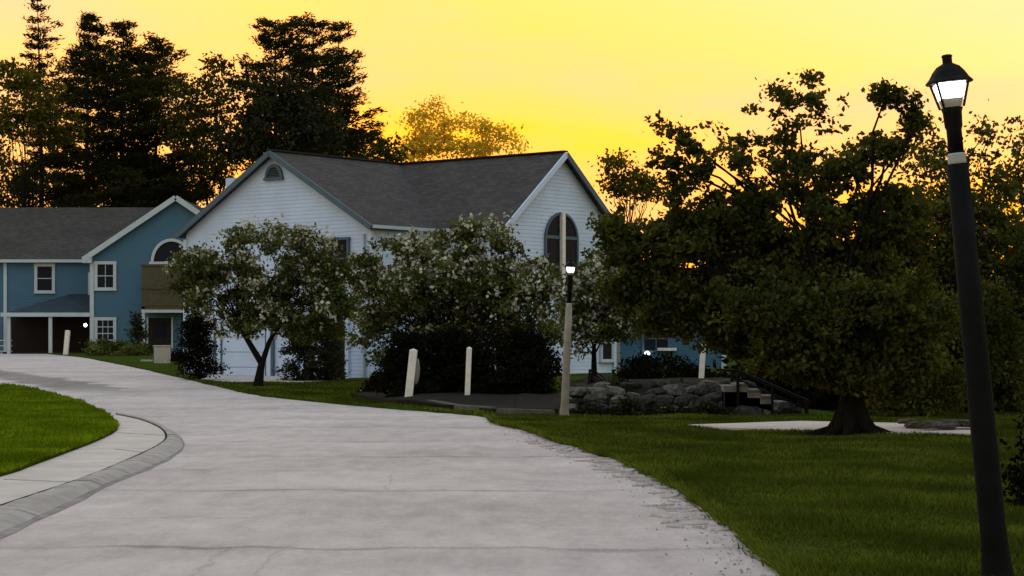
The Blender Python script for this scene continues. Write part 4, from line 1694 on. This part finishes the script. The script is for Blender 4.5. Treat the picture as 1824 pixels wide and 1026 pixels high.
bgtree(170, 168, [(150, 290, 45, 30, .7), (200, 320, 60, 30), (140, 345, 60, 28), (230, 345, 60, 28), (220, 275, 45, 30)], 4500, 'leaf_far', 205, 'low tree under the dense third pine, above the blue roof')
bgtree(300, 170, [(290, 320, 50, 30, .8), (340, 335, 50, 40), (280, 355, 60, 25), (370, 300, 40, 40, .8), (330, 270, 35, 30, .5)], 4200, 'leaf_far', 206, 'low tree behind the apex of the blue gable')
bgtree(640, 170, [(600, 255, 60, 35), (660, 265, 50, 28), (560, 265, 50, 30), (700, 280, 40, 18, .7)], 3800, 'leaf_far', 207, 'low dark tree along the white house ridge under the big pine')
GG = None
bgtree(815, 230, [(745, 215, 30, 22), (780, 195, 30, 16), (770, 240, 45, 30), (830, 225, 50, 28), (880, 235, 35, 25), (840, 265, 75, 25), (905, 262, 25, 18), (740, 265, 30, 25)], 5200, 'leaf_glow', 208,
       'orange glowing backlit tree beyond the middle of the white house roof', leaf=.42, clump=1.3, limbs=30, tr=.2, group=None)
bgtree(1118, 120, [(1105, 295, 28, 16), (1140, 305, 25, 18), (1095, 325, 28, 18), (1140, 335, 40, 22), (1170, 345, 25, 15)], 2200, 'leaf_olive', 209,
       'small yellow green tree just right of the arched window gable', leaf=.26, clump=.7, group=None)
RG = 'trees beyond the lawn at the right'
bgtree(1700, 62, [(1660, 235, 30, 35, .8), (1700, 290, 50, 45, .8), (1640, 300, 40, 50, .8), (1745, 250, 35, 35, .8), (1690, 380, 80, 55, 1.4), (1770, 340, 45, 45, .8), (1740, 420, 90, 60, 1.5), (1640, 410, 60, 60, 1.3), (1620, 470, 60, 60, 1.3), (1690, 470, 80, 60, 1.3)], 14000, 'leaf_maple', 210,
       'open crowned tree behind the near lamp post', leaf=.17, clump=.5, limbs=40, tr=.14, group=RG)
bgtree(1835, 66, [(1815, 245, 30, 35, .8), (1840, 300, 45, 60), (1800, 330, 40, 45, .8), (1830, 400, 60, 60, 1.4), (1800, 470, 80, 70, 1.6), (1880, 340, 60, 90)], 8500, 'leaf_maple', 211,
       'tree crown cut off by the right edge of the picture', leaf=.17, clump=.5, limbs=40, tr=.14, group=RG)

# the big maple
b = hit(1516, 780)
leafy('maple_tree', (b[0], b[1], .06), [
    (1430, 145, 20, 16, .5), (1405, 172, 30, 20, .55), (1455, 185, 36, 26, .6), (1370, 185, 26, 12, .4), (1340, 190, 18, 10, .3), (1420, 225, 60, 34, .6), (1490, 215, 32, 30, .6),
    (1545, 152, 18, 16, .45), (1575, 172, 28, 20, .55), (1530, 200, 40, 28, .6), (1610, 185, 26, 20, .5), (1600, 230, 42, 36, .7), (1560, 250, 50, 36, .8), (1640, 215, 20, 26, .4),
    (1165, 225, 22, 14, .4), (1205, 235, 34, 18, .6), (1270, 205, 16, 14, .3), (1255, 240, 40, 26, .7), (1160, 265, 26, 16, .5), (1310, 285, 80, 44, .55), (1215, 280, 60, 34, .55), (1240, 325, 75, 44, .6),
    (1420, 300, 95, 55, .7), (1530, 310, 80, 55, .6), (1340, 390, 120, 75, 1.4), (1170, 400, 80, 50, 1.1), (1120, 430, 50, 55, 1), (1240, 440, 110, 70, 1.4), (1125, 500, 60, 50), (1200, 540, 110, 56, 1.3),
    (1470, 420, 120, 80, 1.5), (1580, 390, 80, 70, 1.1), (1380, 510, 130, 75, 1.6), (1520, 520, 120, 80, 1.5), (1310, 575, 110, 40, 1.1), (1430, 600, 100, 50, .9), (1600, 500, 60, 70), (1330, 630, 60, 26, .7), (1180, 585, 50, 22, .5), (1260, 595, 60, 28, .7),
    (1480, 560, 130, 60, 1.2, .7, -1.6), (1400, 630, 90, 40, 1, .7, -1.2), (1500, 650, 110, 40, 1.1, .7, -1.3), (1580, 620, 90, 60, 1.1, .7, -.9), (1440, 670, 70, 24, .7, .7, -.9), (1560, 690, 60, 26, .6, .7, -.6), (1350, 560, 90, 50, 1, .7, -1.2)],
    True, .11, 140000, .23, M['leaf_maple'], 301, 'big dark spreading maple on the right lawn with a single stout trunk', trunk_r=.2, stems=[([(.02, 0, .9), (-.12, .05, 1.7)], .25)],
    limbs=90, Y=b[1] + 1.0, depth=.95, nclump=1700, gaps=(-.6, -.38, -.1))
maple = [o for o in bpy.data.objects if o.type == 'EMPTY' and o.name.startswith('maple_tree')][0]
mb = MB()
for k in range(8):
    a = k * .785 + .3 * math.sin(k * 5)
    L_ = .55 + .25 * math.sin(k * 3.7)
    d_ = Vector((math.cos(a), math.sin(a), 0))
    c0 = Vector((b[0], b[1], .06))
    mb.tube([c0 + d_ * .12 + Vector((0, 0, .55)), c0 + d_ * .24 + Vector((0, 0, .22)), c0 + d_ * .38 + Vector((0, 0, .08)), c0 + d_ * (.3 + L_) + Vector((0, 0, -.05))], [.10, .12, .09, .04], 7, cap=False)
mb.build('root', M['bark'], maple, smooth=True)['kind'] = 'stuff'

rngT = np.random.default_rng(77)
for k, (tx, ty, rr) in enumerate(((8.8, 20.0, 5.0), (13.0, 32.0, 5.0))):  # two maples added off frame to shade the lawn
    def px_(x, y):
        return CX + x * F / y
    def pz_(z, y):
        return CY - (z - EYE) * F / y
    sc_ = F / ty
    bl = [(px_(tx, ty), pz_(9.5, ty), 4.6 * sc_, 2.0 * sc_), (px_(tx - 2.6, ty), pz_(8.6, ty), 2.6 * sc_, 1.5 * sc_), (px_(tx + 2.5, ty), pz_(7.0, ty), 2.6 * sc_, 2.2 * sc_), (px_(tx, ty), pz_(11.5, ty), 3.0 * sc_, 1.5 * sc_)]
    leafy('maple_tree', (tx, ty, .05), bl, True, .24, 26000, .55, M['leaf_maple'], 320 + k, ('tall maple added to shade the lawn beside the near lamp post, mostly outside the picture', 'tall unseen maple added farther back to shade the lawn, outside the right edge of the picture')[k],
          trunk_h=(0, 0, 4.5), trunk_r=.25, limbs=40, Y=ty, depth=1.0, nclump=420)

# flowering crabapples
CG = 'white flowering crabapples before the house'
b = hit(460, 692, h=lawn_z)
b = (at(460, 0, 66.5).x, 66.5)
leafy('crabapple_tree', (b[0], b[1], lawn_z(*b)), [
    (400, 460, 70, 40), (470, 425, 75, 28), (540, 440, 70, 34), (590, 470, 50, 40), (350, 490, 45, 45), (420, 520, 90, 45), (520, 510, 100, 50, 1.2), (600, 520, 40, 45), (370, 545, 45, 22, .6), (560, 555, 70, 32, 1), (470, 560, 70, 24, .8), (430, 582, 70, 20, .8), (540, 588, 60, 22, .9), (620, 555, 36, 36, .8), (330, 520, 26, 40, .7), (600, 590, 36, 18, .5)],
    True, .13, 30000, .34, M['leaf_crab'], 311, 'leftmost flowering crabapple with a forked trunk by the garage wall', group=CG,
    stems=[([(.1, 0, .75), (-.35, 0, 1.5), (-.75, .05, 2.3)], .15), ([(.12, .02, .75), (.33, .05, 1.4), (.75, .0, 2.2)], .13)], limbs=55, Y=b[1], gaps=(-.75, -.55, -.25), nclump=260, blossom=6500, bsize=.11)
bx_, by_ = at(800, 0, 58).x, 58
leafy('crabapple_tree', (bx_, by_, lawn_z(bx_, by_)), [
    (690, 480, 60, 50), (650, 520, 40, 55, .8), (740, 450, 60, 40), (820, 425, 70, 34), (880, 445, 60, 44), (780, 510, 110, 60, 1.4), (900, 510, 90, 60, 1.2), (960, 510, 40, 60, .9), (720, 570, 80, 40), (840, 585, 110, 40, 1.2), (950, 580, 60, 40, .9), (660, 580, 40, 36, .8), (680, 615, 50, 32, .8), (770, 610, 80, 26, .9), (900, 615, 90, 22, .9)],
    True, .125, 36000, .34, M['leaf_crab'], 312, 'broad flowering crabapple above the dark evergreen bushes, in the middle', group=CG,
    stems=[([(.05, 0, .7), (-.3, 0, 1.5)], .12), ([(.0, .05, .7), (.35, .0, 1.5)], .1)], limbs=60, Y=58, gaps=(-.75, -.55, -.25), nclump=340, blossom=8500, bsize=.105)
bx_, by_ = at(1058, 0, 60).x, 60
leafy('crabapple_tree', (bx_, by_, lawn_z(bx_, by_)), [
    (1050, 480, 45, 35), (1085, 460, 30, 30), (1020, 520, 40, 45), (1070, 530, 50, 50, 1.2), (1110, 520, 30, 45), (1030, 590, 40, 40), (1080, 590, 50, 28), (1115, 575, 30, 28)],
    True, .125, 11000, .32, M['leaf_crab'], 313, 'pale flowering crabapple right of the far lamp post', group=CG, trunk_h=(0, 0, 1.5), trunk_r=.09, limbs=36, Y=60, nclump=150, blossom=5200, bsize=.105)


def shrub(px, Y, blobs, n, leaf, mname, seed, label, group=None, clump=.25, name='shrub', zb=None, aspect=.55):
    x = at(px, 0, Y).x
    z = lawn_z(x, Y) if zb is None else zb
    return leafy(name, (x, Y, z), blobs, True, leaf, n, clump, M[mname], seed, label, cat='shrub', group=group, trunk_h=(0, 0, .5), trunk_r=.05, limbs=14, Y=Y, depth=1.0, nclump=max(20, n // 45), aspect=aspect, solid=1 / 2.8)


DG = 'dark evergreen bushes under the crabapple'
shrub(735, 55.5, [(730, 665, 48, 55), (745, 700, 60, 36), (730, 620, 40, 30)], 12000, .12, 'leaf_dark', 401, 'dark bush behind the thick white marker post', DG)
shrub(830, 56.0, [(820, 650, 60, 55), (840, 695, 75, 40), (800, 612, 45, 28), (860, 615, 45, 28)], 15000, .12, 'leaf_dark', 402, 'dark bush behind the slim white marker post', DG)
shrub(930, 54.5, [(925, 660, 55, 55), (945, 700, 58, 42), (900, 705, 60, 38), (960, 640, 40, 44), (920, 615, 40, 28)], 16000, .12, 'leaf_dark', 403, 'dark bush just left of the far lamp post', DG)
shrub(660, 62.0, [(690, 668, 26, 30), (668, 690, 30, 18)], 2200, .10, 'leaf_dark', 404, 'small dark bush beside the right corner of the left gable', None)
shrub(355, 73.0, [(355, 585, 26, 30), (350, 625, 36, 30), (360, 655, 40, 20), (340, 580, 22, 26)], 9000, .10, 'leaf_dark', 405, 'upright dark bush at the left corner of the white house', None)
shrub(545, 72.5, [(530, 620, 24, 40), (560, 640, 40, 44), (545, 670, 55, 22), (595, 640, 26, 50), (520, 600, 26, 40), (560, 595, 40, 30)], 11000, .11, 'leaf_shrub', 406, 'bush between the garage door and the entry of the white house', None)
shrub(205, 125.0, [(180, 622, 30, 16), (225, 624, 34, 18), (205, 615, 34, 14)], 3200, .17, 'leaf_crab', 407, 'low round green bush under the lower window of the blue house', None, clump=.4)
shrub(246, 130.0, [(247, 600, 13, 32), (250, 625, 15, 20), (244, 575, 9, 20)], 1800, .17, 'leaf_shrub', 408, 'tall narrow bush left of the balcony post', None, clump=.35)
shrub(315, 104.0, [(318, 635, 22, 18), (325, 650, 30, 10)], 1500, .14, 'leaf_dark', 409, 'dark low bush right of the grey cabinet', None, clump=.3)
BG = 'dark bushes on the fieldstone bank'
shrub(1150, 52.0, [(1150, 662, 45, 26), (1140, 680, 45, 16)], 3600, .10, 'leaf_dark', 410, 'rounded dark bush on the bank left of its marker post', BG)
shrub(1225, 53.0, [(1215, 662, 32, 24), (1240, 678, 50, 16), (1190, 650, 20, 14)], 3400, .10, 'leaf_dark', 411, 'dark bush behind the marker post on the bank', BG)
shrub(1310, 53.5, [(1300, 682, 40, 14), (1340, 690, 40, 18), (1370, 690, 40, 24)], 3200, .10, 'leaf_dark', 412, 'dark bush at the top of the garden stairs', BG)
shrub(1050, 50.0, [(1045, 705, 36, 14), (1085, 700, 36, 14)], 1500, .10, 'leaf_shrub', 413, 'low bush at the left end of the fieldstone bank', BG)
PL = 'low plants growing between the fieldstones'
for k, (px_, py_, Y_, lab) in enumerate(((1045, 728, 45.9, 'low plant at the foot of the stones nearest the far lamp'), (1120, 728, 45.7, 'low plant at the foot of the stones, second from the far lamp'),
                                         (1185, 735, 45.7, 'low plant in front of the middle of the fieldstone bank'), (1265, 728, 45.7, 'low plant at the foot of the stones below the marker post'),
                                         (1095, 690, 47.9, 'low plant on top of the stones right of the far lamp'), (1215, 695, 47.9, 'low plant on top of the stones left of the marker post'))):
    zb_ = at(0, py_ + 18, Y_).z
    leafy('garden_plant', (at(px_, 0, Y_).x, Y_, zb_), [(px_, py_, 24, 15), (px_ - 14, py_ + 6, 16, 10), (px_ + 15, py_ + 5, 16, 11)], True, .09, 700, .12, M['leaf_shrub'], 430 + k, lab, cat='plant', group=PL,
          trunk_h=(0, 0, .1), trunk_r=.015, limbs=8, Y=Y_, depth=.8, nclump=30)
SG = 'shrubs behind the concrete walk at the right'
shrub(1640, 45.0, [(1620, 640, 55, 70), (1650, 570, 60, 60), (1600, 700, 60, 40), (1680, 690, 50, 50), (1630, 520, 40, 40)], 11000, .11, 'leaf_maple', 414, 'large loose green shrub between the maple trunk and the near lamp post', SG, clump=.3, zb=.05)
shrub(1775, 47.0, [(1760, 560, 50, 60), (1790, 640, 60, 80), (1740, 700, 50, 50), (1810, 720, 50, 40)], 12000, .12, 'leaf_maple', 415, 'tall dark shrub directly behind the near lamp post', SG, clump=.3, zb=.05)
shrub(1465, 49.0, [(1450, 690, 50, 50), (1500, 670, 60, 60), (1400, 660, 40, 35), (1550, 690, 50, 50), (1480, 620, 60, 40), (1470, 720, 90, 25)], 12000, .11, 'leaf_dark', 416, 'dark shrub behind the maple trunk', SG, clump=.3, zb=.05)
x_ = 5.15
shrub(1880, 19.5, [(1890, 870, 80, 100), (1910, 780, 90, 80)], 5000, .07, 'leaf_dark', 417, 'dark shrub on the lawn cut off by the right edge', None, clump=.18, zb=.05)

# woodland beyond, seen only as dark gaps between the trunks
def thicket(name, x0, x1, y0, y1, h, n, leaf, mname, seed):
    rng = np.random.default_rng(seed)
    nc = n // 60
    cx = rng.uniform(x0, x1, nc)
    cy = rng.uniform(y0, y1, nc)
    hh = h * (.7 + .5 * np.array([mnoise.noise(Vector((a * .25, b_ * .1, seed))) for a, b_ in zip(cx, cy)]))
    cz = rng.random(nc) ** .8 * hh
    li = rng.integers(0, nc, n)
    C = np.column_stack([cx, cy, cz])[li] + rng.normal(size=(n, 3)) * np.array([.5, .5, .35])
    C[:, 2] = np.abs(C[:, 2]) + np.array([hill(a, b_) for a, b_ in C[:, :2]])
    o = np_mesh(name, leaf_quads(C, leaf, .6, rng), rng.uniform(.3, 1, n), M[mname])
    o['kind'] = 'stuff'
    return o


thicket('undergrowth', 6.6, 24, 52, 62, 4.6, 60000, .26, 'leaf_dark', 501)
thicket('far_wood', -50, 60, 178, 190, 8.0, 30000, .6, 'leaf_dark', 502)
